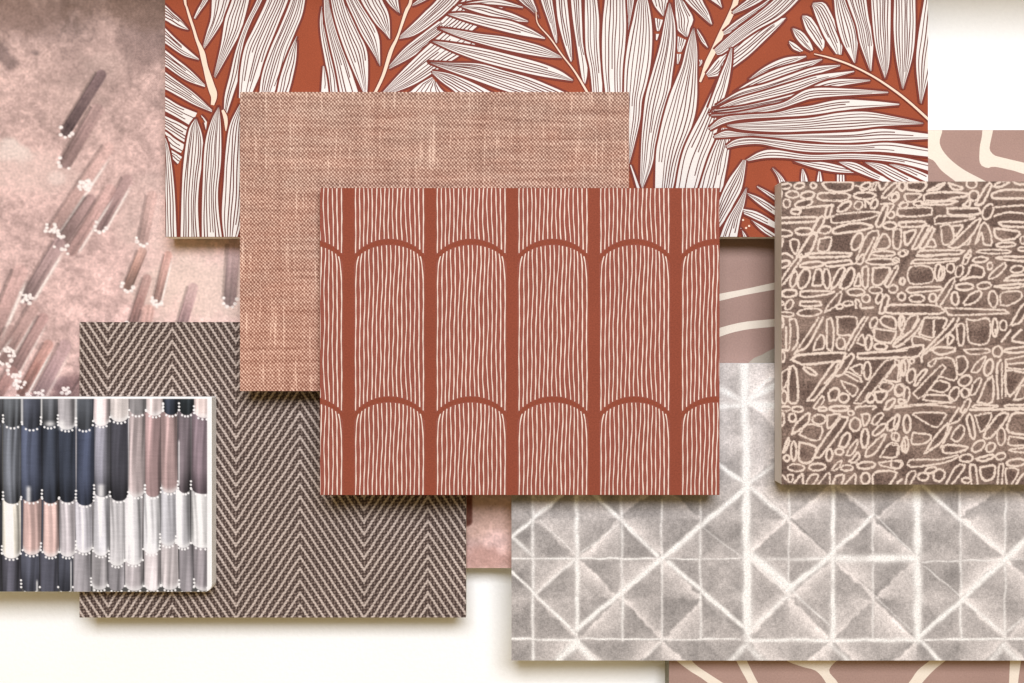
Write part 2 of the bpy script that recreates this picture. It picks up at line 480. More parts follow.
for i, b in enumerate(BANDS):
    Q = np.vstack([spline(np.array(b + [b[0]]), len(b) * 5)])[:-1]
    c = Q.mean(0)
    # triangulated through bmesh tessellation: keep as one ngon
    n = len(Pb.v)
    pts = [tuple(p) for p in Q]
    pts = clip_poly(pts, (BX[0] + .2, BX[1] + .2, BX[2] - .2, BX[3] - .2))
    if (np.array(pts)[:, 0] * np.roll(np.array(pts)[:, 1], -1) - np.roll(np.array(pts)[:, 0], -1) * np.array(pts)[:, 1]).sum() > 0: pts = pts[::-1]
    for p in pts: Pb.v.append((p[0], p[1], BZ + 0.00005 + i * 4e-6))
    Pb.f.append(tuple(range(n, n + len(pts)))); Pb.m.append(1 if i != 4 else 2)
m_mauve = ink('mauve_ground', C(176, 146, 134), 0.07, 0.10, 0.8)
m_cream = ink('cream_print', C(246, 234, 216), 0.04, 0.06, 0.8)
m_greyband = ink('grey_wedge', C(190, 180, 164), 0.05, 0.08, 0.8)  # greyer tone for the one wedge-shaped band
printed('printed_face', o_br, BZ, [m_mauve, m_cream, m_greyband], t_br, Pb)

# ------------------------------------------------------------------ 3. shibori grey board
GZ0, GZ = 0.0305, 0.0555; GX = (511.5, 363.5, 1075, 660.5)
t_gr, o_gr = board('fold_dye_sample', 'large pale grey sample with white fold-dyed diamonds and star creases, lower right',
                   'wallpaper sample', *GX, GZ0, GZ, m_white)
NX = [491, 533, 577, 620, 662, 702, 747, 789, 832, 873, 917.5, 960, 1005.5, 1048, 1092]
NY = [322, 363, 402, 444, 485, 519, 558.5, 598, 639.5, 680]
CR = [  # x0,y0,x1,y1,width,strength
    (512, 537, 562, 494, 3, .9), (577, 629, 662, 559, 4, 1), (662, 559, 747, 487, 4.2, 1), (594, 494, 657, 556, 3.6, .8), (668, 562, 747, 630, 4, .9),
    (753, 628, 790, 594, 4, .6), (787, 590, 829, 557, 5, .9), (829, 556, 874, 515, 3.2, .8), (838, 487, 874, 514, 2, .5), (874, 514, 918, 558, 1.6, .45),
    (752, 556, 790, 588, 8, .9), (789, 588, 832, 628, 2, .5), (760, 490, 831, 556, 1.5, -.4), (831, 556, 880, 598, 1.6, -.45), (868, 590, 918, 637, 1.8, .35),
    (918, 638, 941, 662, 4, .9), (923, 486, 959, 518, 3.5, .8), (959, 519, 1006, 554, 4, .7), (919, 637, 962, 600, 4, 1), (962, 600, 1006, 558, 4.5, 1),
    (1006, 558, 1045, 520, 5, 1), (925, 566, 962, 598, 1.6, .5), (962, 598, 1004, 634, 3.5, .6), (1004, 634, 1045, 600, 2.5, .5), (512, 572, 577, 634, 2.6, .8),
    (512, 537, 533, 555, 4, .6), (577, 643, 556, 663, 7, .9), (577, 643, 594, 663, 6, .9), (747, 645, 728, 663, 6, .7), (747, 645, 766, 663, 6, .6),
    (832, 645, 850, 663, 5, .5), (1004, 645, 990, 663, 6, .6), (1004, 645, 1020, 663, 5, .6), (577, 558, 533, 596, 3, .5), (540, 520, 577, 556, 1.6, .3),
    (577, 556, 618, 525, 1.6, .45), (700, 525, 742, 558, 1.6, .35), (747, 485, 788, 520, 4, .7), (747, 484, 790, 455, 4, .7), (747, 484, 715, 462, 4, .8),
    (533, 494, 577, 460, 3, .6), (880, 520, 917, 556, 1.6, .4), (744, 402, 775, 385, 6, .8), (744, 402, 718, 388, 5, .8), (662, 640, 640, 663, 2, .4),
    (512, 558.7, 662, 558.7, 1.6, .8), (662, 558.7, 747, 558.7, 1.2, .6), (758, 559, 828, 559, 3, .5), (832, 558.5, 915, 558.5, 7, .9), (917, 562, 1060, 558, 1.5, .5),
    (512, 639, 577, 639.5, 2, .9), (577, 639, 740, 639.5, 1.6, .7), (750, 640, 915, 640, 3.4, .9), (925, 640, 1060, 638.5, 2, .8), (720, 406, 744, 405, 5, .7), (748, 404, 776, 406, 6, .8),
    (533, 494, 533, 662, 3, .6), (576.5, 490, 577.5, 628, 4, .85), (621.5, 490, 623, 640, 2.6, .55), (661.5, 500, 662, 640, 2.2, .55), (700, 500, 701, 640, 2.4, .5),
    (744, 363, 746, 485, 7, .95), (746.5, 485, 747.5, 640, 7, 1), (789, 490, 789, 600, 2, .5), (833, 486, 833, 640, 4, .9), (872.5, 486, 873, 640, 2, .45),
    (917.5, 486, 918, 640, 7, .8), (960, 486, 961, 640, 2.4, .5), (1005.5, 486, 1005, 640, 2.2, .5)]
def f_shibori(X, Y):
    warp = (vnoise(X, Y, 30, 5) - .5) * 3 + (vnoise(X, Y, 5, 15) - .5) * 3.4; warp2 = (vnoise(X, Y, 30, 6) - .5) * 3 + (vnoise(X, Y, 5, 16) - .5) * 3.4
    x = X + warp; y = Y + warp2
    tone = np.zeros_like(X)
    nx = np.array(NX); ny = np.array(NY)
    ix = np.clip(np.searchsorted(nx, x) - 1, 0, len(nx) - 2); iy = np.clip(np.searchsorted(ny, y) - 1, 0, len(ny) - 2)
    u = (x - nx[ix]) / (nx[ix + 1] - nx[ix]); v = (y - ny[iy]) / (ny[iy + 1] - ny[iy])
    q = np.where(v < u, np.where(v < 1 - u, 0, 1), np.where(v < 1 - u, 3, 2))
    # single diagonal per cell, alternating as in the folded cloth
    par = (ix + iy) % 2
    tri = np.where(par == 0, (v > u).astype(int), (v > 1 - u).astype(int))
    hsh = lambda k: (((ix * 7349 + iy * 9151 + k * 3571 + 77) * 2654435761) & 0xffff) / 65535.
    both = hsh(9) < .22
    key = np.where(both, q + 4, tri)
    tone = hsh(key)
    base = 174 + (tone - .55) * 30
    # bleaching towards the folds, one sided
    e = np.minimum(np.minimum(u, 1 - u), np.minimum(v, 1 - v))
    dd = np.where(par == 0, np.abs(u - v), np.abs(u - (1 - v)))
    fade = hsh(key + 20)
    base += np.where(fade > .62, 62 * np.exp(-dd * 3.2) * (.4 + .9 * vnoise(X, Y, 22, 61)), 16 * np.exp(-e * 7))
    for _ in range(2):
        base = (base + np.roll(base, 1, 0) + np.roll(base, -1, 0) + np.roll(base, 1, 1) + np.roll(base, -1, 1)) / 5
    base += (fbm(X, Y, 24, 40, 4) - .5) * 60
    base += (fbm(X, Y, 2.6, 44, 2) - .5) * 30
    up = sstep(-Y, -470, -440)              # the part beside the rust sample is more bleached
    base = base + up * 20 + sstep(X, 640, 760) * 8
    wt = np.zeros_like(X)
    wob = (vnoise(X, Y, 12, 71) - .5) * 1.6
    for k, (x0, y0, x1, y1, wd, st) in enumerate(CR):
        L = math.hypot(x1 - x0, y1 - y0); dx, dy = (x1 - x0) / L, (y1 - y0) / L
        uu = (X - x0) * dx + (Y - y0) * dy; vv = -(X - x0) * dy + (Y - y0) * dx + wob
        over = np.maximum(0, np.maximum(-uu, uu - L))
        dn = np.sqrt(vv ** 2 + over ** 2) / (wd * .5)
        rough = .45 + .6 * vnoise(X, Y, 9, 90 + k) + .35 * vnoise(X, Y, 2, 190 + k)
        a = np.clip(1.25 * abs(st) * np.exp(-(dn ** 2.2) * .7) * rough, 0, 1)
        halo = abs(st) * .36 * np.exp(-dn / 2.2) * sstep(vnoise(X, Y, 16, 130 + k), .35, .75)
        if st > 0: wt = np.maximum(wt, np.clip(a + halo * (.35 + .65 * ((vv > 0) == (k % 2 == 0))), 0, 1))
        else: base -= 40 * a
    g = base * (1 - wt) + 252 * wt
    c = np.stack([g * 1.0, g * .967, g * .944], -1)
    c = c * (1 - wt[..., None]) + np.stack([g, g * .995, g * .975], -1) * wt[..., None]
    return np.clip(c, 90, 254)
def f_cloth(X, Y):
    c = dye_attr(); v = vec(X, Y); g = noise(v, 0.55, 3, 0.9)
    h = noise(vec(X * 0.25, Y), 1.1, 1); k = noise(vec(X, Y * 0.25), 1.1, 1)
    return scalec(c, (g - 0.5) * 0.75 + (h - 0.5) * 0.2 + (k - 0.5) * 0.2 + 1.0), g
m_cloth = mat('grey_dyed_cloth', f_cloth, 0.85)
painted('printed_face', GX[0], GX[1], GX[2], GX[3], 0.8, GZ, [m_cloth], t_gr, f_shibori)

# ------------------------------------------------------------------ 4. herringbone
HZ = 0.040; HX = (79.5, 322, 466, 617.5)
t_hb, o_hb = board('herringbone_sample', 'dark brown herringbone weave sample with thin cream zigzags, lower left',
                   'fabric sample', *HX, 0.0305, HZ, m_pages)
def f_herr(X, Y):
    v = vec(X, Y)
    wob = (noise(v, 0.05, 2) - 0.5) * 1.2
    col_ = (X - (236 - 64) + wob * 0.5) / 128.0
    tri = (col_.frac() - 0.5).abs() * 128.0            # 0 at V (x=236), 64 at peaks
    ph = (Y + tri * 1.52 + wob) / 12.0
    fr = (ph.frac() - 0.5).abs() * 2.0                  # 0 centre of line
    tw = ((X * 2.15).sin() * 0.5 + 0.5) * ((Y * 1.6 + X * 0.8).sin() * 0.5 + 0.5)   # thread dots
    thr = step(fr + ((Y * 2.3).sin()) * 0.07 + (noise(v, 0.5, 2) - 0.5) * 0.22, 0.46, 0.16)
    g = noise(v, 0.55, 3, 0.8); g2 = noise(v, 0.02, 2)
    dots = (X * 1.9).sin() * 0.5 + (Y * 1.9 + X * 0.4).sin() * 0.5
    dark = mixc(step(dots + (g - 0.5) * 2.4, -0.3, 1.0), C(76, 62, 57), C(140, 123, 114))
    c = mixc(thr * (0.70 + ((Y * 2.3 + X * 0.6).sin()) * 0.16), dark, C(228, 212, 200))
    return scalec(c, (g2 - 0.5) * 0.25 + (g - 0.5) * 0.35 + 1.0), thr + g * 0.6
m_herr = mat('herringbone_weave', f_herr, 0.9)
printed('woven_face', o_hb, HZ, [m_herr], t_hb)

# ------------------------------------------------------------------ 5. fern book
FZ0, FZ = 0.0305, 0.0585; FX = (165, -40, 928, 237)
t_fern, o_fern = board('fern_pattern_book', 'thick rust sample book printed with large white lined palm fronds along the top',
                       'sample book', *FX, FZ0, FZ, m_pages, core='page_block', cover=0.021, inset=1.0)
Pf = Poly(FZ, clip=(FX[0] + .2, FX[1] + .2, FX[2] - .2, FX[3] - .2))
lr = random.Random(11)
def ext(P):
    P = [tuple(map(float, p)) for p in P]
    def go(a, b):      # extend b->a beyond the frame's top
        dx, dy = a[0] - b[0], a[1] - b[1]
        if dy >= -0.5: return (a[0], -34)
        k = (-34 - a[1]) / dy
        return (a[0] + dx * k * 0.8, -34)
    if P[0][1] <= 0.01 and P[0][1] > -20: P = [go(P[0], P[1])] + P
    if P[-1][1] <= 0.01 and P[-1][1] > -20: P = P + [go(P[-1], P[-2])]
    return P
LEVELS = []
def place(bb):          # each leaf lies just above the earlier ones it touches, no higher
    k = 0
    for q, l in LEVELS:
        if bb[0] < q[2] and bb[2] > q[0] and bb[1] < q[3] and bb[3] > q[1]: k = max(k, l + 1)
    LEVELS.append((bb, k)); Pf.lv = 0.00005 + k * 0.000014
def leaf(A, B, n=5, outline=4.4, lw=1.12):
    outline = max(outline, 4.4)
    A, B = ext(A), ext(B)
    bb = (min(p[0] for p in A + B) - 3, min(p[1] for p in A + B) - 3, max(p[0] for p in A + B) + 3, max(p[1] for p in A + B) + 3)
    place(bb)
    La = sum(math.dist(A[i], A[i + 1]) for i in range(len(A) - 1))
    N = max(8, int(La / 4))
    a, b = spline(A, N), spline(B, N)
    dd = 2
    Pf.ribbon(a, outline, 2); Pf.lv += 0.000002; Pf.ribbon(b, outline, 2); Pf.lv += 0.000002
    for e in (0, -1):
        if math.dist(a[e], b[e]) < 3: Pf.disc((a[e][0] + b[e][0]) / 2, (a[e][1] + b[e][1]) / 2, 1.4, 2)
    Pf.up(); Pf.strip(a.tolist(), b.tolist(), 1); Pf.up()
    sp = np.hypot(*(a - b).T)
    n = min(n, max(1, int(sp.max() / 3.0)))
    for k in range(1, n + 1):
        f = k / (n + 1) + lr.uniform(-.18, .18) / (n + 1)
        ph = lr.uniform(0, 6); u = np.linspace(0, 1, N)
        ff = f + .10 / (n + 1) * np.sin(u * 7 + ph) + .08 / (n + 1) * np.sin(u * 17 + ph * 2)
        P = a * (1 - ff[:, None]) + b * ff[:, None]
        i0, i1 = (0, N)
        if lr.random() < .35: i1 = int(N * lr.uniform(.7, 1))
        wv = np.minimum(lw * lr.uniform(.75, 1.15), 0.40 * sp / (n + 1) + .10)
        Pf.ribbon(P[i0:i1], wv[i0:i1], 3)
def stem(pts, ws, m=4):
    Nn = max(6, len(pts) * 5)
    place((min(q[0] for q in pts) - 4, min(q[1] for q in pts) - 4, max(q[0] for q in pts) + 4, max(q[1] for q in pts) + 4))
    p = spline(pts, Nn); wv = np.interp(np.linspace(0, 1, Nn), np.linspace(0, 1, len(ws)), ws) * .82
    Pf.up(); Pf.ribbon(p, wv + 2.2, 2); Pf.up(); Pf.ribbon(p, wv, m)
# frond 1, left of the book
leaf([(150, -6), (165, 5), (172, 12), (180, 19), (189, 30)], [(150, 16), (165, 20), (172, 24), (181, 28), (189, 30)], 4)
leaf([(150, 14), (165, 28), (175, 38), (185, 47), (199, 59)], [(150, 36), (165, 43), (175, 50), (185, 56), (199, 60)], 4)
leaf([(150, 38), (165, 50), (175, 58), (190, 70), (205, 85)], [(150, 60), (165, 66), (175, 73), (188, 81), (205, 87)], 5)
leaf([(150, 60), (165, 72), (180, 83), (195, 94), (212, 110)], [(150, 84), (165, 89), (180, 97), (195, 105), (212, 112)], 5)
leaf([(150, 90), (165, 97), (180, 106), (197, 113)], [(150, 104), (165, 111), (178, 118), (191, 126)], 5)
leaf([(150, 108), (165, 116), (178, 122), (189, 128)], [(150, 120), (165, 129), (175, 137), (185, 143)], 4)
leaf([(150, 124), (166, 132), (175, 139), (185, 145)], [(155, 135), (168, 145), (175, 150), (181, 153)], 2)
leaf([(171, 150), (176, 153), (182, 157)], [(172, 158), (175, 161), (178, 164)], 2)
leaf([(201, 115), (204, 118), (207, 122)], [(204, 122), (205, 126), (206, 130)], 1)
leaf([(203, 0), (198, 9), (194, 18)], [(208, 0), (201, 10), (195, 19)], 2)
leaf([(212, 0), (211, 18), (207, 32), (203, 47)], [(231, 0), (224, 18), (216, 32), (204, 49)], 4)
leaf([(232, 0), (225, 20), (221, 45), (214, 76)], [(249, 0), (244, 20), (240, 33), (228, 55), (215, 78)], 5)
leaf([(257, 0), (245, 25), (236, 50), (230, 75), (225, 95), (224, 110)], [(262, 0), (251, 22), (243, 45), (239, 75), (233, 95), (227, 113)], 4)
leaf([(267, 0), (254, 28), (245, 47), (240.5, 70), (239, 98)], [(288, 0), (279, 22), (268, 50), (261, 72), (250, 98)], 7)
leaf([(291, 0), (281, 25), (270, 50), (262, 75), (259, 98)], [(305, 0), (302, 15), (296, 30), (288, 50), (281, 75), (272, 98)], 6)
leaf([(297, 36), (290, 50), (281, 75), (276, 98)], [(297, 40), (296, 60), (292, 80), (287, 98)], 3)
stem([(184, -34), (185, 0), (187, 8), (190, 18), (194, 30), (197, 40), (202, 52), (205, 65), (208, 76), (211, 86), (214, 96), (212.5, 105)], [3, 3, 5, 2, 3, 3, 3.5, 6.5, 6, 8, 9, 4])
stem([(222.5, 110), (225, 116), (226, 122), (226, 131)], [3, 5, 4, 1])
leaf([(155, 130), (163, 140), (163, 200), (163, 245)], [(160, 130), (168, 145), (174, 185), (177, 245)], 4)
leaf([(196, 118), (189, 130), (184, 160), (182, 190), (180.5, 245)], [(196, 118), (202, 135), (203, 155), (199, 185), (198, 210), (200, 245)], 6)
leaf([(219, 106), (211, 122), (205, 145), (203, 180), (202, 210), (202, 245)], [(219, 106), (221, 130), (221, 160), (218, 190), (219, 215), (223, 245)], 6)
leaf([(240, 104), (230, 125), (226, 150), (224, 180), (222, 215), (225, 245)], [(245, 104), (246, 150), (246, 190), (242, 220), (235, 245)], 6)
# frond 2
leaf([(322, 6), (320, 20), (321, 37), (325, 60), (328, 78), (330, 98)], [(323, 6), (325, 30), (330, 50), (336, 75), (338, 98)], 2)
leaf([(323, 66), (322, 80), (321, 98)], [(324, 66), (327, 80), (329, 98)], 1)
leaf([(324, 0), (325, 20), (330, 45), (336, 70), (341, 98)], [(330, 0), (333, 20), (340, 42), (348, 62), (354, 80), (360, 98)], 5)
leaf([(331, 0), (335, 20), (343, 45), (353, 70), (364, 94)], [(345, 0), (352, 18), (360, 35), (367, 52), (368, 75), (367, 94)], 6)
leaf([(346, 0), (354, 18), (362, 35), (370, 48), (376, 58), (379, 65)], [(358, 0), (366, 12), (374, 25), (379, 38), (380, 55), (380, 66)], 5)
leaf([(361, 0), (368, 12), (376, 24), (384, 32), (389.5, 39)], [(382, 0), (387, 10), (389.5, 20), (390, 39)], 5)
leaf([(386, 0), (393, 8), (400, 14)], [(398, 0), (399, 8), (400, 15)], 3)
leaf([(411, 5), (418, 0)], [(412, 6), (426, 0)], 2)
leaf([(399, 37), (415, 22), (425, 12), (437, 0)], [(399, 39), (415, 35), (435, 22), (450, 9), (459, 0)], 6)
leaf([(389, 66), (405, 48), (425, 32), (447, 15), (455, 7)], [(389, 69), (410, 58), (432, 43), (455, 28), (480, 16)], 7)
leaf([(382, 93), (405, 68), (430, 44), (447, 30)], [(384, 96), (415, 84), (440, 68), (462, 54), (478, 42)], 8)
leaf([(408, 94), (420, 84), (432, 77)], [(447, 95), (440, 88), (436, 82)], 6)
stem([(414, -34), (411, 0), (406, 12), (397.5, 37), (391, 51), (383, 76), (373, 97)], [3, 3, 4, 2.5, 4.5, 3.5, 3])
# frond 3 (crossing lines behind its tips, then its leaves)
leaf([(440, 22), (455, 8), (470, -8)], [(468, 34), (485, 20), (505, 6)], 8, 1.2)
leaf([(458, 5), (480, 1), (500, 0), (523, 7)], [(459, 6), (480, 4), (500, 5), (523, 8)], 2)
leaf([(462, 6), (480, 5), (497, 9), (513, 14), (528, 21)], [(462, 7), (480, 13), (500, 18), (515, 21), (528, 22)], 3)
leaf([(447, 14), (465, 13), (490, 18), (510, 21), (530, 29), (545, 38)], [(447, 14), (470, 22), (495, 29), (520, 35), (545, 39)], 5)
leaf([(438, 28), (455, 30), (480, 34), (505, 37), (530, 43), (545, 48), (562, 57)], [(438, 28), (460, 37), (490, 46), (520, 53), (545, 57), (562, 58)], 6)
leaf([(431, 41), (450, 43), (480, 48), (510, 55), (540, 63), (560, 71), (573, 80)], [(431, 41), (455, 52), (480, 61), (510, 69), (540, 76), (573, 81)], 7)
leaf([(428, 62), (450, 63), (480, 64), (505, 71), (530, 78), (550, 86), (575, 97)], [(428, 62), (450, 71), (475, 80), (500, 89), (528, 98)], 7)
leaf([(432, 71), (450, 74), (475, 84), (500, 97)], [(432, 73), (442, 82), (453, 90), (462, 98)], 5, 3)
leaf([(519, 0), (530, 9), (538, 17)], [(533, 0), (536, 8), (539, 19)], 5)
leaf([(541, 0), (548, 20), (553, 35), (556, 43)], [(552, 0), (555, 20), (557, 35), (557, 43)], 4)
leaf([(556, 0), (558, 20), (563, 40), (568, 55), (571, 62)], [(567, 0), (569, 20), (571, 40), (572, 60)], 5)
leaf([(571, 0), (573, 20), (576, 40), (579, 60), (582, 78), (585, 84)], [(581, 0), (582, 25), (583, 45), (587, 60), (587, 75), (585, 84)], 4)
leaf([(585, 0), (585, 25), (586, 50), (590, 70), (593, 98)], [(597, 0), (599, 20), (599, 40), (600, 60), (602, 80), (602, 98)], 5)
stem([(536, 12), (538, 24), (550, 38), (562, 55), (575, 72), (590, 97)], [1, 1.3, 1.6, 1.6, 2.2, 2.6])
# tall leaves right of the linen
leaf([(626.5, 0), (627, 14), (627, 31)], [(634, 0), (631, 16), (628, 31)], 3)
leaf([(652, 0), (656, 8), (663, 16)], [(668, 0), (666, 10), (664, 16)], 4)
leaf([(655, 18), (656, 26), (657, 31)], [(663, 20), (661, 26), (659, 31)], 2)
leaf([(656, 34), (656, 37), (656, 40)], [(659, 34), (658, 37), (657, 40)], 0)
leaf([(675, 0), (676, 18), (677, 29), (686, 37)], [(683, 0), (693, 18), (690, 28), (688, 37)], 6)
leaf([(677, 36), (677, 44), (678, 52)], [(686, 40), (684, 46), (681, 52)], 3)
leaf([(677, 54), (677, 60), (677, 64)], [(681, 54), (680, 59), (678, 64)], 1)
leaf([(605, 0), (603, 20), (602, 45), (603, 70), (606, 98)], [(625, 0), (626, 25), (625, 45), (623, 70), (622, 98)], 6)
leaf([(642, -8), (637, 2), (633, 20), (629, 37), (625, 66), (624, 100), (624, 140), (627, 168)], [(643, -8), (648, 2), (652, 29), (651, 59), (647, 82), (642, 100), (640, 120), (634, 146), (628, 168)], 6)
leaf([(669, 3), (665, 20), (660, 45), (653, 70), (646, 95), (643, 120), (641, 150), (640, 190)], [(670, 3), (675, 25), (675, 50), (672, 75), (669, 95), (662, 116), (656, 142), (652, 165), (642, 190)], 6)
leaf([(630, 165), (634, 178), (638, 192)], [(631, 165), (636, 178), (641, 192)], 0)
leaf([(693, 28), (687, 45), (682, 65), (676, 80), (670, 95), (664, 115), (659, 137), (656, 155), (655, 192)], [(694, 28), (697, 50), (697, 75), (697, 97), (695, 114), (690, 131), (684, 147), (678, 166), (672, 192)], 7)
leaf([(731, 48), (718, 78), (707, 102), (700, 116), (692, 131), (684, 149), (679, 168), (675, 192)], [(732, 48), (731, 70), (727, 90), (722, 112), (714, 140), (705, 163), (696, 192)], 6)
leaf([(722, 128), (716, 141), (708, 160), (698, 192)], [(731, 128), (730, 140), (728, 158), (722, 192)], 6)
leaf([(743, 160), (738, 167), (728, 181), (720, 199), (715, 215)], [(746, 160), (744, 176), (741, 190), (734, 203), (726, 218), (716, 232)], 5)
leaf([(746, 188), (736, 205), (726, 222), (719, 240)], [(747, 188), (744, 205), (740, 220), (736, 242)], 5, 3)
for d in ((743, 220), (746, 228), (749, 226)): place((d[0] - 2, d[1] - 2, d[0] + 2, d[1] + 2)); Pf.disc(d[0], d[1], 1.1, 4)
# frond 5 (beside the pink stem)
leaf([(685, 0), (697, 12), (708, 22), (712, 25)], [(702, 0), (708, 12), (712, 24)], 4)
leaf([(711, 0), (717, 4), (722, 8)], [(720, 0), (721, 4), (722, 8)], 2)
leaf([(697, 29), (703, 38), (708, 48)], [(697, 32), (702, 42), (708, 48)], 1)
leaf([(699, 60), (700, 63), (699, 66)], [(702, 60), (702, 63), (700, 66)], 1)
stem([(739, -30), (736, 0), (730, 16), (723, 30), (715, 48), (707, 64), (700, 82)], [6, 6.5, 6.5, 6, 7, 6, 2.4])
leaf([(732, 12), (742, 4), (750, -3)], [(733, 14), (748, 8), (766, -2)], 3)
leaf([(723, 32), (735, 22), (750, 12), (768, 0)], [(724, 35), (740, 28), (760, 14), (784, -2)], 4)
leaf([(706, 74), (714, 63), (722, 55), (729, 50)], [(708, 77), (720, 75), (724, 66), (730, 54)], 4)
leaf([(733, 47), (750, 33), (768, 21), (786, 18)], [(732, 68), (748, 56), (765, 40), (778, 27), (786, 18)], 5)
leaf([(714, 50), (718, 46), (735, 31), (755, 16), (776, -2)], [(717, 55), (722, 54), (738, 43), (757, 30), (780, 17), (800, -2)], 7)
leaf([(731, 48), (726, 62), (720, 76), (714, 92), (708, 108)], [(732, 48), (731, 66), (728, 84), (724, 98), (719, 112)], 4)
# small leaves by the corner of the carved-line book
leaf([(757, 186), (765, 190), (776, 196)], [(757, 187), (765, 193), (776, 201)], 3)
leaf([(747, 193), (760, 198), (776, 208)], [(748, 195), (760, 205), (776, 216)], 3)
leaf([(743, 209), (757, 212), (776, 223)], [(744, 214), (757, 220), (776, 229)], 4)
leaf([(751, 220), (762, 226), (776, 235)], [(752, 221), (762, 231), (776, 240)], 1)
leaf([(740, 228), (745, 234), (749, 242)], [(741, 228), (743, 235), (744, 242)], 1)
leaf([(772, 168), (778, 178), (781, 192)], [(773, 168), (782, 177), (790, 190)], 3)
leaf([(802, 169), (801, 180), (802, 192)], [(803, 169), (807, 178), (809, 192)], 2)
leaf([(819, 170), (817, 180), (816, 192)], [(820, 170), (822, 180), (823, 192)], 1)
leaf([(837, 173), (837, 192)], [(844, 173), (845, 192)], 2)
leaf([(793, 161), (820, 162), (840, 166), (858, 172)], [(793, 161), (815, 168), (835, 172), (858, 173)], 2)
leaf([(838, 162), (855, 163), (875, 173), (893, 181)], [(838, 162), (855, 171), (875, 179), (890, 184)], 3)
leaf([(864, 162), (885, 165), (905, 175), (930, 186)], [(864, 162), (880, 172), (895, 181), (925, 192)], 3)
leaf([(888, 164), (908, 167), (935, 178)], [(888, 164), (905, 172), (935, 186)], 2)
# frond 4, big one with tips to the left
for a, b, n in [
    ([(748, 80), (765, 67), (785, 58), (806, 56)], [(748, 80), (768, 72), (790, 64), (806, 57)], 4),
    ([(733, 93), (750, 82), (775, 70), (800, 63), (822, 59)], [(731, 96), (757, 86), (785, 75), (805, 69), (822, 60)], 4),
    ([(715, 106), (740, 91), (765, 84), (790, 75), (815, 67), (840, 65)], [(712, 109), (740, 97), (770, 89), (800, 80), (820, 73), (840, 66)], 4),
    ([(710, 112), (735, 100), (765, 91), (795, 82), (820, 75), (854, 71)], [(708, 114), (740, 105), (770, 98), (795, 92), (820, 82), (854, 72)], 4),
    ([(716, 110), (745, 106), (775, 99), (800, 92), (832, 80), (870, 80)], [(709, 114), (740, 110), (775, 104), (805, 95), (835, 87), (870, 81)], 3),
    ([(711, 115), (735, 113), (765, 107), (785, 102), (810, 89), (850, 89), (888, 92)], [(711, 116), (745, 114), (775, 110), (800, 102), (815, 98), (854, 95), (888, 93)], 4),
    ([(709, 128), (722, 118), (745, 115), (775, 113), (795, 108), (810, 106), (839, 100), (870, 101), (899, 104)], [(710, 130), (725, 123), (745, 119), (780, 117), (810, 115), (854, 109), (899, 105)], 4),
    ([(727, 125), (745, 123), (780, 120), (810, 118), (839, 113), (866, 112), (895, 117), (923, 123)], [(727, 126), (745, 130), (780, 132), (810, 131), (854, 129), (883, 126), (923, 124)], 6),
    ([(714, 136), (726, 131), (741, 133), (773, 135), (810, 134), (854, 132), (883, 129), (927, 134), (940, 136)], [(714, 138), (730, 137), (750, 136), (773, 138), (810, 141), (839, 143), (883, 141), (927, 139), (940, 138)], 3),
    ([(726, 146), (735, 140), (750, 138), (775, 140), (810, 144), (854, 145), (892, 143), (940, 151)], [(727, 148), (740, 145), (760, 144), (780, 148), (810, 152), (854, 152), (883, 152), (940, 158)], 4),
    ([(746, 160), (760, 152), (775, 150), (810, 155), (854, 154), (898, 157), (940, 166)], [(748, 161), (765, 158), (785, 158), (810, 160), (854, 159), (898, 163), (940, 174)], 3)]:
    leaf(a, b, n, 2.8)
for a, b, n in [
    ([(789, 41), (795, 44), (803, 51)], [(789, 43), (793, 49), (800, 52)], 2),
    ([(792, 28), (802, 32), (810, 42), (813, 50)], [(792, 28), (796, 38), (804, 47), (811, 51)], 3),
    ([(802, 16), (810, 17), (818, 28), (824, 38), (824, 47)], [(802, 17), (806, 30), (814, 42), (822, 51)], 4),
    ([(813, 3), (824, 3), (831, 14), (838, 30), (842, 45), (841, 55)], [(812, 5), (817, 20), (825, 38), (836, 54)], 5),
    ([(834, 0), (836, 19), (842, 41), (854, 63)], [(845, 0), (852.5, 18), (857.6, 38), (855, 63)], 5),
    ([(847, 0), (856, 25), (860, 44), (870, 71)], [(866, 0), (868.6, 19), (873, 41), (871, 71)], 6),
    ([(871, 0), (873, 29), (877, 54), (884.7, 79)], [(890.5, 0), (890, 37), (889, 63), (885, 79)], 6),
    ([(894, 0), (893.5, 29), (896, 58), (902, 89)], [(915, 0), (915, 32), (912, 58), (903, 89)], 7),
    ([(924, 0), (918, 37), (916, 66), (920, 103)], [(936, 0), (935, 37), (931, 66), (921, 104)], 4)]:
    leaf(a, b, n, 2.4)
stem([(814, 54), (830, 58), (850, 65), (872, 76), (892, 89), (910, 103), (932, 123)], [1, 2.2, 2, 2.2, 2.6, 2.6, 3])
m_rust = ink('rust_ground', C(160, 78, 49), 0.09, 0.10, 0.65)
m_leafwhite = ink('white_leaf_print', C(242, 237, 230), 0.02, 0.05, 0.6)
m_outline = ink('brown_outline_print', C(122, 54, 42), 0.05, 0.08, 0.6)
m_vein = ink('dark_vein_print', C(106, 52, 44), 0.05, 0.08, 0.6)
m_stem = ink('cream_stem_print', C(252, 226, 202), 0.04, 0.05, 0.6)
printed('printed_face', o_fern, FZ, [m_rust, m_leafwhite, m_outline, m_vein, m_stem], t_fern, Pf)

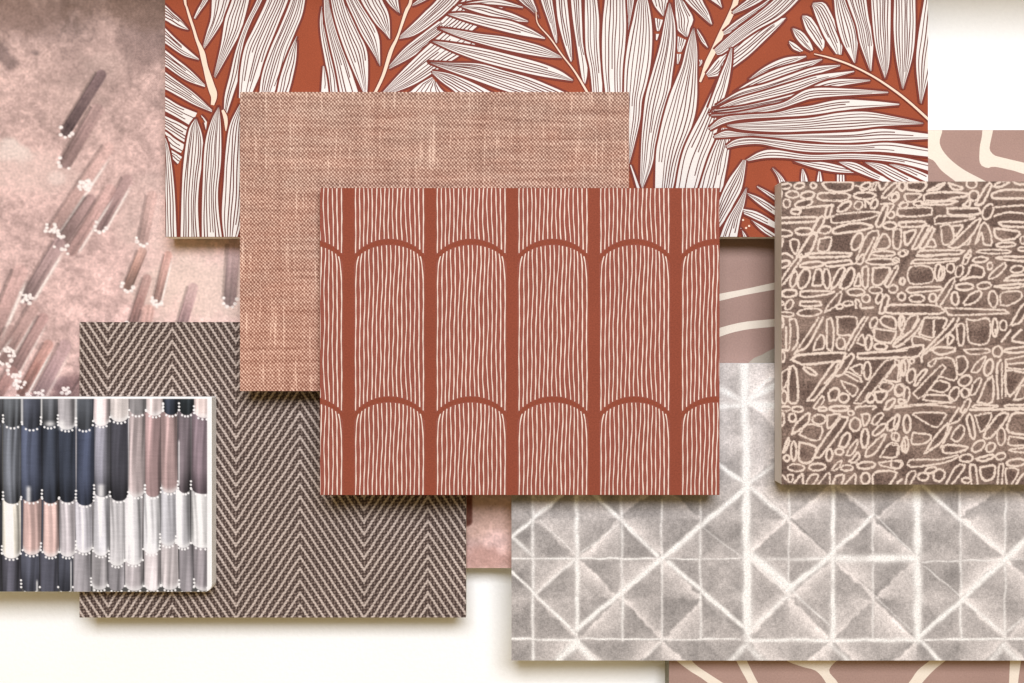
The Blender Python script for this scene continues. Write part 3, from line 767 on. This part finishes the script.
# ------------------------------------------------------------------ 6. linen
LZ0, LZ = 0.0590, 0.072; LX = (240, 92, 629, 391)
t_li, o_li = board('linen_sample', 'woven salmon pink and brown linen sample with pale slubs, under the rust arch print',
                   'fabric sample', *LX, LZ0, LZ, m_card)
def f_linen(X, Y):
    v = vec(X, Y)
    jx = (noise(v, 0.16, 2) - 0.5) * 3.0
    a = ((X * 1.76 - Y * 1.66 + jx).sin()); b = ((X * 1.76 + Y * 1.66 - jx).sin())
    dots = a * 0.68 + b * 0.46
    g = noise(v, 0.42, 2, 0.8)
    slub = noise(vec(X, Y * 0.05), 0.34, 2, 0.5); slub2 = noise(vec(X + 300, Y * 0.04), 0.12, 2)
    hs = noise(vec(X * 0.05, Y), 0.22, 2)
    big2 = noise(vec(X, Y * 2.0 + 70), 0.022, 3)
    grey = step(big2 * 0.45 + 0.25 + (215 - Y) * 0.0022, 0.10, 0.95)
    base = mixc(grey, C(188, 139, 119), C(177, 142, 125))
    darkc = mixc(grey, C(132, 86, 70), C(118, 86, 75))
    lightc = mixc(grey, C(250, 212, 188), C(240, 212, 192))
    s = dots * 1.15 + (g - 0.5) * 1.7 + step(slub, 0.62, 0.90) * 1.0 + (hs - 0.5) * 1.0 + (slub2 - 0.5) * 0.5
    c = mixc(step(s, -1.2, 0.1), darkc, base)
    c = mixc(step(s, 0.1, 1.5), c, lightc)
    return c, s * 0.4
m_linen = mat('linen_weave', f_linen, 0.95, 0.15)
Pl = Poly(LZ)
printed('woven_face', o_li, LZ, [m_linen], t_li)

# ------------------------------------------------------------------ 7. carved-line (crackle) book
CZ0, CZ = 0.0590, 0.088; CX = (781.5, 181.5, 1080, 484.5)
t_cr, o_cr = board('scribble_pattern_book', 'thick taupe sample book printed with cream hand-drawn pebbles and bars, at right',
                   'sample book', *CX, CZ0, CZ, m_card, core='page_block')
def Ee(cx, cy, rx, ry, ang=0):
    a = math.radians(ang); n = 14
    return [(cx + rx * math.cos(t) * math.cos(a) - ry * math.sin(t) * math.sin(a), cy + rx * math.cos(t) * math.sin(a) + ry * math.sin(t) * math.cos(a))
            for t in [k * 2 * math.pi / n for k in range(n + 1)]]
def Pc(*p): return list(p) + [p[0]]          # closed
def O(*p): return list(p)                    # open
SH = {
 (774, 178): [Ee(90,65,45,20,-10),Ee(200,60,40,22,-10),Ee(310,60,22,22),Pc((380,45),(420,90),(500,108),(600,95),(622,60),(600,32),(400,32)),Ee(720,65,45,24,-30),Ee(790,60,12,40,20),
  O((640,60),(680,70),(760,95),(800,95)),O((820,40),(850,90),(900,30)),Pc((850,150),(880,155),(970,60),(950,40),(870,110)),Ee(940,150,36,25,-20),Ee(40,125,20,30),Ee(145,130,50,27),Ee(265,135,55,27,-10),
  Pc((345,130),(360,170),(540,180),(600,145),(560,122),(380,118)),Ee(715,140,85,28),Ee(100,200,28,32),Ee(235,200,70,28,-15),Ee(170,265,38,20),O((200,240),(330,225),(465,215)),Pc((400,300),(420,225),(460,220),(430,310)),
  Ee(555,225,62,28,-35),Ee(665,215,35,30,-20),Ee(790,205,24,38,30),O((720,230),(720,180),(750,200)),O((840,205),(940,205),(920,250),(890,300)),Pc((450,345),(480,290),(800,265),(820,285),(740,320),(500,355)),Pc((810,385),(800,370),(870,220),(900,225),(850,370)),
  Ee(920,290,30,25),O((1000,240),(985,210),(1020,185)),O((970,270),(990,300),(1024,300)),O((50,315),(200,310),(345,310),(330,340),(200,350),(50,355)),Pc((300,420),(360,310),(400,320),(340,430)),
  Ee(80,435,65,25,3),Ee(235,420,68,27),Ee(400,410,50,28,-10),Pc((460,430),(480,395),(640,355),(780,380),(700,410),(480,440)),Ee(915,375,52,28),Ee(1010,365,30,22),Pc((50,490),(70,480),(60,540)),
  Pc((125,500),(150,480),(195,500),(190,560),(170,600),(140,560)),Pc((180,620),(290,450),(335,450),(300,560),(240,620)),Pc((360,480),(450,470),(430,560),(400,580),(345,570)),Ee(655,500,38,72,25),
  O((650,640),(740,440),(830,430),(740,640)),O((700,640),(790,470)),Pc((790,560),(860,440),(910,480),(900,550)),Pc((940,410),(1000,410),(990,550),(940,540)),Ee(860,595,95,20),Ee(1010,595,30,22),Pc((250,600),(400,590),(620,595),(600,615),(280,625)),O((50,600),(100,595),(150,630))],
 (894, 178): [Ee(65,65,25,35),Pc((110,90),(105,40),(250,35),(220,100)),Pc((265,100),(400,35),(350,85)),Pc((430,40),(545,80),(470,90)),Ee(610,45,40,35),Pc((640,210),(730,60),(770,50),(700,200)),Ee(850,45,60,18,-20),
  O((940,30),(980,50),(1024,50)),Ee(630,140,38,40),Ee(10,150,25,40,30),Pc((80,140),(100,180),(150,185),(215,130),(100,125)),Pc((240,180),(260,120),(540,115),(580,140),(460,160),(400,180)),Pc((220,200),(480,180),(460,205),(230,210)),
  Ee(195,200,40,18),Ee(75,215,35,20,-20),Pc((545,215),(600,170),(590,225)),O((1060,95),(1020,95),(860,95),(770,130),(800,160),(1020,160),(1060,160)),Pc((30,240),(290,235),(285,290),(40,300)),Pc((420,240),(670,240),(665,285),(440,290)),
  Ee(740,265,38,64,25),O((790,230),(1024,215),(1080,220)),O((790,300),(900,270),(1060,285)),O((1060,350),(930,345),(830,350),(860,380),(1060,388)),Pc((35,370),(60,350),(245,345),(220,380),(60,385)),Pc((320,320),(360,300),(640,310),(500,345),(320,360)),
  Pc((430,540),(650,330),(680,340),(600,470),(500,550)),Pc((370,380),(440,370),(470,480),(390,525)),Pc((460,380),(540,375),(480,460)),Pc((640,520),(700,355),(750,400),(770,520),(710,520),(690,430),(660,500)),
  Pc((790,400),(830,400),(985,425),(960,470),(860,490),(800,460)),Pc((80,430),(170,415),(130,500),(90,525)),Pc((140,560),(235,385),(275,380),(190,540)),Pc((200,545),(290,400),(320,400),(240,550)),Pc((250,540),(300,480),(330,540)),
  Pc((550,525),(600,470),(590,520)),Ee(880,525,75,18,-3),Ee(1015,490,20,30),Ee(75,592,35,22,-20),Pc((180,600),(210,575),(540,570),(520,600),(400,600),(250,620)),Pc((560,625),(600,565),(600,620)),Ee(785,580,135,16),Ee(1020,560,45,15)],
 (774, 254): [Ee(80,80,45,25,-20),Pc((60,250),(60,200),(190,20),(230,10),(120,180)),Ee(300,85,95,22,-5),Pc((400,70),(600,50),(620,75),(430,100)),Pc((640,75),(690,10),(710,20),(690,75)),Ee(850,60,125,24),
  Ee(155,200,26,62,15),Ee(235,195,42,80,20),Pc((300,250),(330,125),(370,125),(380,240)),Ee(415,195,28,80,-5),Pc((450,280),(460,220),(520,115),(560,120),(500,240)),Pc((520,265),(540,200),(600,110),(635,140),(610,230),(560,275)),
  Pc((630,250),(670,150),(680,250)),Pc((695,110),(740,105),(735,260),(700,255)),Pc((780,110),(915,115),(850,235),(780,235)),Pc((870,240),(950,110),(980,105),(900,255)),Ee(1010,215,20,28),Ee(120,310,60,28,-5),
  Pc((210,330),(220,295),(460,295),(430,315),(260,340)),Ee(645,300,68,28),Ee(800,285,52,26),Ee(940,275,35,30,-20),Ee(1005,335,28,30),Ee(120,400,26,44,30),Ee(55,390,20,15),Pc((205,375),(365,375),(360,405),(220,410)),
  Pc((400,460),(430,400),(510,305),(535,310),(500,400)),Ee(515,415,28,18),Ee(585,390,40,18,-5),O((645,425),(645,360),(680,380),(690,425),(780,420)),Ee(725,350,30,32),Ee(830,350,24,42,25),Pc((830,465),(860,340),(905,335),(870,460)),
  Ee(95,475,60,18,3),Ee(280,460,95,30,-5),Ee(60,540,15,40),O((1060,400),(900,405),(880,460),(1060,472)),O((490,495),(640,500),(655,560)),Ee(785,540,26,44,25),Pc((835,520),(870,490),(950,510),(955,590),(860,560)),O((790,630),(790,590),(960,610)),Ee(1005,540,25,60)],
 (894, 254): [Ee(15,50,25,20),Pc((135,75),(170,45),(300,45),(510,35),(500,50),(300,70)),O((180,15),(420,5)),Pc((540,75),(560,10),(600,5),(570,75)),Ee(680,45,60,20,-5),O((1060,25),(900,20),(810,35),(1060,62)),
  Pc((105,165),(135,100),(285,105),(305,215),(135,235)),Ee(350,145,30,65),Ee(375,155,22,55,10),Ee(445,110,32,35),Ee(515,135,28,48,20),Pc((525,205),(580,160),(610,90),(700,110),(700,180),(620,180)),Ee(755,95,20,30),
  Pc((745,200),(760,160),(860,75),(885,90),(820,170)),Ee(970,120,52,28,-8),Pc((870,210),(920,175),(1060,165),(1050,200)),Ee(70,215,22,22),Pc((95,290),(110,265),(375,260),(360,285),(110,305)),Pc((330,400),(350,340),(450,200),(480,210),(370,400)),
  Ee(555,258,70,26,-2),Ee(710,250,55,26,-5),Pc((790,255),(1000,235),(1040,250),(900,270)),Ee(60,335,32,30,20),Ee(180,350,60,28),Ee(305,345,28,32),Ee(480,350,28,50,-5),Pc((545,390),(600,320),(670,290),(690,320),(640,380),(570,400)),
  Ee(780,355,35,65,-5),Pc((840,400),(850,310),(990,295),(1000,350),(900,405)),O((-20,400),(330,405),(400,455),(380,470),(-20,470)),Pc((400,425),(900,445),(910,465),(420,480)),Pc((920,560),(1010,405),(1060,420),(990,540)),
  O((45,570),(50,500),(80,500),(60,560)),O((50,640),(120,500),(190,490),(140,600)),O((200,640),(240,500)),O((250,500),(410,510),(390,580)),O((315,520),(310,640))],
 (774, 330): [O((60,160),(110,160)),O((95,-20),(95,160)),O((120,-80),(130,0),(120,150)),O((160,190),(290,0),(350,-95)),O((180,170),(260,130),(330,10),(385,-95)),Pc((310,160),(330,90),(370,40),(390,50),(390,140)),
  Pc((415,-80),(420,150),(460,155),(468,0),(450,-90)),O((120,-80),(165,-85),(188,0),(180,110),(140,160)),O((500,-90),(500,0),(510,40),(600,40)),Ee(525,105,35,45),O((560,150),(640,0),(710,-100)),O((590,160),(680,0),(740,-100)),
  Pc((650,100),(680,50),(700,40),(710,120)),Ee(745,100,25,60,5),O((790,0),(800,80),(920,100),(960,30)),Ee(840,130,50,25),O((1020,30),(960,80),(940,130),(1024,110)),O((540,250),(550,180),(160,205),(210,270),(530,245)),O((1040,160),(650,190),(650,225),(1040,215)),
  Ee(70,210,15,40),Ee(285,325,58,18,30),Pc((265,555),(480,250),(540,260),(310,560)),O((400,420),(500,310)),Pc((480,360),(500,280),(610,185),(630,210),(540,350)),Pc((600,300),(690,270),(680,360)),Ee(735,320,28,70),Pc((550,340),(680,410),(680,380),(580,330)),
  Pc((630,575),(870,250),(960,250),(790,470),(700,575)),Pc((870,390),(970,270),(990,400),(900,400)),Pc((830,440),(860,410),(940,430),(910,480),(840,470)),Ee(990,470,38,40,-20),Pc((530,400),(640,440),(660,470),(620,520),(560,460)),
  Pc((440,560),(430,500),(470,460),(510,470),(500,540)),Ee(550,535,38,35),Ee(760,535,32,35),Pc((790,490),(890,490),(850,565),(810,560)),Pc((870,625),(890,570),(940,540),(950,570),(900,625)),Ee(1005,565,25,20),
  Pc((60,340),(130,300),(90,440),(60,470)),Pc((120,290),(170,300),(190,480),(180,570),(120,570),(110,470)),Pc((310,610),(380,520),(390,560),(340,620)),Ee(80,530,25,50),Ee(1015,300,20,60),O((640,625),(660,605),(800,600),(780,625)),O((450,625),(470,600),(590,600))],
 (894, 330): [O((0,110),(140,0),(200,-90)),O((20,135),(60,110),(170,20),(240,-90)),O((200,10),(200,30),(300,60),(320,10)),O((150,120),(150,50),(290,80)),O((220,250),(230,180),(400,0),(470,-90)),O((240,190),(450,10),(510,-90)),Pc((420,110),(430,40),(470,60),(440,110)),
  Pc((490,-20),(510,110),(545,110),(550,-30),(520,-50)),Pc((570,-85),(580,0),(600,100),(730,105),(760,0),(740,-90),(640,-75)),O((800,0),(800,50)),Ee(795,-20,22,70),Ee(860,-35,28,40),O((850,90),(920,0)),O((1000,0),(930,80),(1060,105)),
  O((0,165),(230,120),(180,210),(0,215)),Pc((300,160),(340,135),(480,145),(470,170),(360,195)),Pc((550,155),(745,150),(740,180),(600,190)),Ee(815,170,38,42,10),O((1050,128),(870,155),(900,180),(1050,175)),O((880,235),(1050,200)),O((1050,255),(890,272),(900,300),(1050,312)),
  Ee(90,290,28,65,5),Ee(140,245,18,18),O((10,240),(40,250),(30,410)),Ee(135,360,32,56,15),Pc((160,440),(180,370),(240,310),(260,320),(180,430)),Pc((150,500),(370,280),(410,290),(220,530)),Pc((270,260),(330,225),(310,280),(280,290)),
  O((340,225),(460,230),(490,390),(350,360)),Pc((490,220),(540,205),(580,250),(570,310),(530,350),(500,340)),Pc((610,330),(640,270),(720,205),(710,250),(660,330)),Ee(745,295,32,65,15),O((820,540),(810,300),(840,235)),O((850,530),(850,260)),O((880,520),(880,250)),
  Pc((285,470),(340,400),(440,430),(390,490)),Pc((250,510),(430,520),(440,570),(240,550)),Ee(475,505,34,58,25),Ee(560,495,32,35),Ee(560,400,54,38,-30),Ee(45,475,36,50,25),Ee(100,510,22,60,5),Ee(55,560,20,18),Pc((600,510),(620,430),(660,385),(690,390),(640,500)),
  Pc((660,570),(740,385),(780,385),(770,570)),O((1050,340),(880,325),(910,520),(1050,350)),Pc((945,555),(1000,440),(1040,450),(1030,530)),O((0,600),(460,570)),O((0,615),(250,590),(480,610)),Pc((520,640),(570,550),(605,555),(560,650)),
  Pc((620,605),(660,590),(820,600),(700,620)),O((1050,590),(900,590),(870,600),(900,615),(1050,612))],
 (774, 408): [Ee(65,90,15,50),Ee(145,75,28,32),Pc((140,205),(170,130),(270,40),(270,110),(190,180)),Ee(355,90,52,38),Pc((200,210),(260,130),(380,155),(340,260)),Pc((420,60),(520,50),(440,160),(420,150)),Pc((320,390),(350,320),(530,70),(580,80),(540,160),(360,390)),
  Ee(605,40,22,18),Ee(640,130,42,52),Pc((690,50),(750,50),(745,100),(710,140)),Pc((770,120),(790,70),(840,40),(860,60),(800,130)),Ee(830,170,66,24,-40),Pc((890,170),(900,110),(980,60),(985,100),(930,175)),Ee(955,225,30,32),Ee(1020,300,15,45),
  Ee(185,10,45,22),Ee(380,8,35,15),Ee(510,5,75,20),Ee(90,5,40,18),Ee(715,240,28,75,3),Pc((510,300),(540,230),(580,195),(600,230),(560,310)),Pc((570,370),(600,310),(660,250),(640,330),(600,375)),Pc((720,385),(740,320),(870,205),(870,240),(790,360)),
  Pc((835,385),(910,280),(980,290),(965,385)),Pc((70,350),(110,240),(120,270),(80,350)),Ee(155,340,22,75),Ee(100,395,22,22),Pc((200,270),(330,310),(290,425),(200,415)),Ee(435,370,24,48,5),Ee(515,345,30,25),Pc((590,420),(620,400),(660,350),(675,390),(630,430)),
  Ee(175,470,65,28,3),Ee(340,465,65,28,-3),Pc((450,490),(490,440),(530,415),(520,460),(480,490)),Ee(575,472,48,22,-3),Ee(725,452,72,27,-4),Pc((825,430),(1000,415),(990,475),(850,455)),O((70,530),(100,570)),Pc((110,580),(110,530),(150,530),(140,580)),
  O((160,590),(220,520),(230,590)),Pc((250,610),(290,530),(350,530),(300,610)),O((350,600),(430,510),(440,600)),O((460,610),(490,540),(550,530),(530,610)),O((560,600),(640,520),(640,600)),Ee(720,555,35,45),O((780,610),(790,510),(960,505),(910,610)),O((970,590),(1010,560))],
 (894, 408): [O((600,15),(1060,10)),Ee(20,110,18,62,10),Ee(102,125,28,70),Pc((150,50),(200,35),(400,40),(400,70),(340,150),(240,110)),O((440,110),(510,0)),O((400,140),(460,120),(520,90),(560,10)),Pc((570,90),(590,50),(610,60),(640,220),(610,235)),Pc((640,60),(770,45),(690,190)),
  Pc((705,230),(730,170),(830,50),(900,50),(830,160),(750,240)),O((1060,45),(950,40),(905,100),(900,185),(1060,215)),Ee(20,230,22,35),Pc((150,195),(290,215),(250,275),(140,280)),Pc((240,360),(300,260),(400,140),(430,130),(380,260)),O((450,150),(370,310)),
  Pc((450,240),(470,190),(530,135),(555,180),(530,240),(490,265)),Ee(843,225,32,70),Pc((910,225),(1050,245),(1040,290),(905,290)),Ee(90,290,24,62,3),Pc((380,320),(420,290),(580,310),(500,350),(400,355)),Ee(665,300,60,34,-40),Ee(760,310,42,30,-45),
  O((1050,310),(910,332),(1050,358)),O((-10,290),(30,300),(20,380)),Pc((-20,415),(55,425),(40,475),(-20,470)),Pc((105,440),(130,410),(350,405),(510,370),(480,400),(350,440),(130,465)),Ee(570,395,52,30,-3),Pc((645,400),(780,365),(790,385),(700,420)),Ee(840,380,40,26,-15),
  Ee(965,430,75,28,-4),O((90,600),(110,520),(160,495),(170,520),(130,600)),Ee(230,540,42,30),Ee(290,490,45,22,-15),Ee(355,530,42,50,30),O((410,600),(490,460),(560,460),(460,600)),Ee(570,570,35,20),O((610,600),(597,460),(640,455),(660,600)),
  Pc((680,470),(790,455),(780,550),(710,570),(680,510)),O((815,600),(830,440),(860,440),(850,600)),O((890,600),(880,480),(980,490),(930,600)),O((960,600),(1020,520),(1060,540))]}
def f_chalk(X, Y):
    D = np.full(X.shape, 9.0)
    x0, y0 = X[0, 0], Y[0, 0]; st = X[0, 1] - X[0, 0]; sty = Y[1, 0] - Y[0, 0]
    ny, nx = X.shape
    rng = random.Random(3)
    segs = []
    for (ox, oy), L in SH.items():
        for s in L:
            p = [(ox + a / 7.877, oy + b / 7.877) for a, b in s]
            segs.append(p)
    # the print carries on beyond the photo's edge
    for (ox, oy), L in SH.items():
        if ox == 774:
            for s in L:
                p = [(ox + a / 7.877 + 247, oy + b / 7.877) for a, b in s]
                if min(q[0] for q in p) > 1029: segs.append(p)
    for p in segs:
        if len(p) > 2:
            q = spline(np.array(p), max(6, int(len(p) * 3)))
        else: q = np.array(p)
        wj = rng.uniform(-.18, .22)
        for i in range(len(q) - 1):
            ax, ay = q[i]; bx, by = q[i + 1]
            i0 = max(0, int((min(ax, bx) - 5 - x0) / st)); i1 = min(nx, int((max(ax, bx) + 5 - x0) / st) + 2)
            j0 = max(0, int((min(ay, by) - 5 - y0) / sty)); j1 = min(ny, int((max(ay, by) + 5 - y0) / sty) + 2)
            if i0 >= i1 or j0 >= j1: continue
            xx = X[j0:j1, i0:i1]; yy = Y[j0:j1, i0:i1]
            l2 = (bx - ax) ** 2 + (by - ay) ** 2 + 1e-9
            t = np.clip(((xx - ax) * (bx - ax) + (yy - ay) * (by - ay)) / l2, 0, 1)
            d = np.hypot(xx - ax - t * (bx - ax), yy - ay - t * (by - ay)) - wj
            D[j0:j1, i0:i1] = np.minimum(D[j0:j1, i0:i1], d)
    return D
def f_carve(X, Y):
    d = dye_attr('Fac'); v = vec(X, Y)
    g = noise(v, 0.9, 3, 0.8); g2 = noise(v, 0.035, 3); g3 = noise(v, 0.25, 2)
    base = mixc(step(g2, 0.35, 0.68), C(108, 89, 80), C(142, 121, 109))
    gg = noise(v, 0.42, 2, 0.8)
    base = scalec(base, (gg - 0.5) * 1.5 + 1.0)
    soft = step(d + (g3 - 0.5) * 1.2 + (gg - 0.5) * 1.6, 2.2, 0.8)
    c = mixc(soft * 0.42, base, C(186, 164, 150))
    line = step(d + (gg - 0.5) * 2.4 + (g3 - 0.5) * 0.9, 1.38, 0.40)
    c = mixc(line * 0.95, c, scalec(C(238, 220, 204), (gg - 0.5) * 0.5 + 1.0))
    return c, line * 0.6 + g
m_carve = mat('chalk_line_print', f_carve, 0.85)
painted('printed_face', CX[0], CX[1], CX[2], CX[3], 0.7, CZ, [m_carve], t_cr, f_chalk, scalar=True)

# ------------------------------------------------------------------ 8. rust arches
TZ0, TZ = 0.0725, 0.086; TX = (320, 188, 719.5, 495)
t_te, o_te = board('arch_pattern_sample', 'rust red sample with arches filled by thin cream lines, on top at the centre',
                   'wallpaper sample', *TX, TZ0, TZ, m_black)
Pt = Poly(TZ, clip=(TX[0] + .3, TX[1] + .3, TX[2] - .3, TX[3] - .3))
per = 81.75; vper = 157.5
def arci(x):
    q = min(abs(x) / 35.95, 1)
    return 24 * (1 - math.sqrt(1 - q * q))
def arc(x, R): return R - math.sqrt(max(R * R - x * x, 1))
rt = random.Random(21)
NL = 17
LN = []
for i in range(NL):
    bx = -33.8 + 67.6 * i / (NL - 1)
    LN.append((bx, rt.uniform(0, 6.3), rt.uniform(0, 6.3), rt.uniform(.2, .5), rt.uniform(.82, 1.08)))
def wobx(i, v):        # v: 0 at the top of the arch, 152 at the bottom
    bx, p1, p2, am, wd = LN[i]
    sh = 1.0 * math.sin(v * .030 + bx * .035 + 1.0) * (1 - (bx / 36) ** 2) + .6 * math.sin(v * .075 + bx * .09) * (1 - (bx / 36) ** 2)
    own = am * math.sin(v * .085 + p1) + .22 * math.sin(v * .27 + p2)
    k = 1 - .10 * math.exp(-max(v - arc(bx, 46), 0) / 9) * (abs(bx) / 30)
    return (bx + sh + own * .75 * (1 - .5 * (abs(bx) / 36))) * k
for row, y0 in ((-1, 239.4 - vper), (0, 239.4), (1, 239.4 + vper)):
    for c in range(-1, 6):
        cx = 389.5 + per * c
        xs = 35.4 * np.sin(np.linspace(-1.5708, 1.5708, 31))
        A = [(cx + x, y0 + 5 + arci(x)) for x in xs]
        B = [(cx + x, y0 + vper + arc(x, 47)) for x in xs]
        Pt.strip(A, B, 1)
Pt.up()
for row, y0 in ((-1, 239.4 - vper), (0, 239.4), (1, 239.4 + vper)):
    for c in range(-1, 6):
        cx = 389.5 + per * c
        for i in range(NL):
            pts = []; ws = []
            for v in np.arange(0, 175, 3.2):
                x = wobx(i, v)
                ya = 5.8 + arci(x); yb = vper - .8 + arc(x, 47)
                if v < ya - 3.2 or v > yb + 3.2: continue
                vv = min(max(v, ya), yb)
                pts.append((cx + wobx(i, vv), y0 + vv))
                ws.append(LN[i][4] * (1 + .22 * math.sin(v * .31 + LN[i][1])))
            if len(pts) > 2: Pt.ribbon(pts, np.array(ws), 2)
m_terra = ink('rust_red_ground', C(145, 74, 54), 0.05, 0.20, 0.75)
m_terra2 = ink('rust_pink_ground', C(151, 84, 70), 0.05, 0.22, 0.75)
m_line = ink('cream_line_print', C(246, 229, 214), 0.05, 0.08, 0.75)
printed('printed_face', o_te, TZ, [m_terra, m_terra2, m_line], t_te, Pt)

# ------------------------------------------------------------------ 9. book at lower left with painted feathers
QZ0, QZ = 0.0405, 0.0585; QX = (-60, 397.2, 211.5, 592)
t_fe, o_fe = board('feather_pattern_book', 'thick white-edged sample book with slate blue and pink painted feathers, lower left',
                   'sample book', *QX, QZ0, QZ, m_white, core='page_block', rad=7, corners=(.1, .1, 1, .1))
R1 = [(-18, 3, 426, (110, 114, 122)), (3, 22, 427, (112, 118, 126)), (22, 41, 429, (84, 90, 108)), (41, 58, 427, (106, 110, 118)), (58, 76, 430, (168, 164, 168)), (76, 93, 430, (92, 98, 108)),
      (93, 110, 426, (226, 206, 206)), (110, 129, 422, (214, 204, 200)), (129, 146, 415, (150, 146, 148)), (146, 163, 416, (196, 180, 178)), (163, 179, 415, (66, 76, 96)), (179, 194, 415, (52, 62, 68)), (194, 215, 418, (228, 206, 200))]
R2 = [(-18, 3, 504, (96, 100, 112)), (3, 21, 504, (110, 116, 128)), (21, 42, 502, (80, 90, 118)), (42, 59, 503.5, (62, 70, 88)), (59, 76, 502.5, (56, 64, 82)), (76, 94, 505.5, (70, 80, 108)), (94, 110, 497, (132, 132, 146)),
      (110, 128, 501, (76, 76, 88)), (128, 145, 497, (188, 170, 170)), (145, 161, 497, (172, 138, 138)), (161, 178, 493, (186, 152, 150)), (178, 191, 493, (128, 114, 122)), (191, 215, 494, (134, 114, 124))]
R3 = [(-18, 2, 558, (80, 84, 98)), (2, 21, 558.5, (244, 238, 222)), (22.5, 41, 555, (218, 178, 170)), (42.5, 59, 557, (218, 180, 172)), (59.5, 76, 557, (206, 198, 204)), (76, 93, 553, (206, 204, 214)), (93, 109, 556, (224, 224, 232)),
      (109, 125, 566, (228, 226, 230)), (125, 143, 565, (222, 220, 224)), (143, 160, 554, (232, 232, 236)), (160, 176, 546, (212, 212, 220)), (176, 191, 548, (216, 216, 222)), (191, 215, 548, (224, 224, 224))]
R4 = [(-18, 2, 700, (80, 80, 92)), (2, 21, 700, (84, 84, 98)), (21, 40, 592, (84, 88, 106)), (40, 58, 700, (84, 86, 102)), (58, 73, 592, (78, 82, 98)), (73, 91, 700, (152, 148, 154)), (91, 108, 590, (166, 162, 166)), (108, 125, 591, (150, 146, 152)),
      (125, 144, 591, (182, 174, 178)), (144, 161, 591, (204, 194, 196)), (161, 179, 590, (214, 204, 206)), (179, 194, 592, (152, 146, 152)), (194, 215, 591, (158, 150, 156))]
def f_feather(X, Y):
    base = np.zeros(X.shape + (3,)) + 84.
    st1 = vnoise(X + 1.5 * np.sin(Y / 23.), Y * .03, 2.2, 4); st2 = vnoise(X, Y * .05, 4.2, 14)
    wv = vnoise(X * .15, Y, 1.5, 31)
    k = 0; dots = []
    for r, top0 in ((R4, 540), (R3, 480), (R2, 415), (R1, 380)):
        for (xa, xb, ye, col) in r:
            k += 1
            cx, hw = (xa + xb) / 2, (xb - xa) / 2
            lean = (vnoise(np.array([[k * 7.3]]), np.array([[1.]]), 1, 3)[0, 0] - .5) * 2.4
            xx = X - cx - lean * np.sin((Y - ye) / 40.)
            q = np.abs(xx) / hw
            bot = ye - 8.5 * (1 - np.sqrt(np.clip(1 - np.clip(q, 0, 1) ** 2.3, 0, 1)))
            m = (1 - sstep(Y, bot - .7, bot + .7)) * (1 - sstep(q, .94, 1.03))
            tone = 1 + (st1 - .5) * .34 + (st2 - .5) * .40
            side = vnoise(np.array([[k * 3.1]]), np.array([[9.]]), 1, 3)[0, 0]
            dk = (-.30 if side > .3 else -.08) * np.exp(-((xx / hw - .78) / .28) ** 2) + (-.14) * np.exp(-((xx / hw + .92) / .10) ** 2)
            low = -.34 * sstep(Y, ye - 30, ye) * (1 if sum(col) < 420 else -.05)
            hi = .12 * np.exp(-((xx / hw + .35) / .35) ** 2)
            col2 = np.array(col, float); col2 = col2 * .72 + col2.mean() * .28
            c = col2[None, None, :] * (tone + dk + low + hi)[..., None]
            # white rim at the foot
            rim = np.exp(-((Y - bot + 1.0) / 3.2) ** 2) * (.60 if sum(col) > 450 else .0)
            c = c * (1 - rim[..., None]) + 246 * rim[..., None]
            base[:] = base * (1 - m[..., None]) + c * m[..., None]
            # dark gap between neighbours
            gap = np.exp(-((q - 1.0) / .05) ** 2) * .30 * (Y < ye - 3) * (Y > top0)
            base *= (1 - gap[..., None])
            if ye < 690: dots.append((cx, hw, ye, r is R1 or r is R2))
    # pale flecks
    for fx, fy0, fy1, w_ in ((22, 397, 424, 1.2), (41.5, 397, 420, 1.0), (76, 397, 428, 1.2), (62, 420, 430, 3), (50, 421, 426, 5), (28.5, 486, 502, 2.4), (101, 484, 497, 3.4), (93.5, 585, 592, .8), (179, 440, 485, .8), (37, 580, 592, 1), (71, 560, 592, .7)):
        m = np.exp(-((X - fx) / w_) ** 2) * sstep(Y, fy0 - 2, fy0 + 3) * (1 - sstep(Y, fy1 - 2, fy1 + 2)) * .8
        base[:] = base * (1 - m[..., None]) + 248 * m[..., None]
    base *= (1 + (wv - .5) * .05)[..., None]
    for cx, hw, ye, _ in dots:
        n = 6
        for j in range(n):
            q = -0.98 + 1.96 * j / (n - 1)
            y = ye + 1.4 - 8.0 * (1 - math.sqrt(max(0, 1 - abs(q) ** 2.3)))
            pts = [(cx + q * hw, y)]
            if j in (0, n - 1) and (int(cx) * 7 + j) % 3 == 0: pts += [(cx + q * hw, y - 3.4), (cx + q * hw * 1.02, y - 6.8)]
            for (x, yy) in pts:
                d = np.hypot(X - x, Y - yy); m = 1 - sstep(d, .75, 1.45)
                base[:] = base * (1 - m[..., None]) + 252 * m[..., None]
    mg = np.maximum(sstep(X, 206.6, 207.6), 1 - sstep(Y, 398.4, 399.2))[..., None]
    base[:] = base * (1 - mg) + 254 * mg
    return base
def f_weave(X, Y):
    c = dye_attr(); g = noise(vec(X, Y), 0.9, 3, 0.7)
    h = noise(vec(X * 0.12, Y), 1.3, 1); k = noise(vec(X, Y * 0.08), 0.9, 2)
    return scalec(c, (g - 0.5) * 0.16 + (h - 0.5) * 0.07 + (k - 0.5) * 0.08 + 1.0), g
m_feather = mat('painted_cloth', f_weave, 0.8)
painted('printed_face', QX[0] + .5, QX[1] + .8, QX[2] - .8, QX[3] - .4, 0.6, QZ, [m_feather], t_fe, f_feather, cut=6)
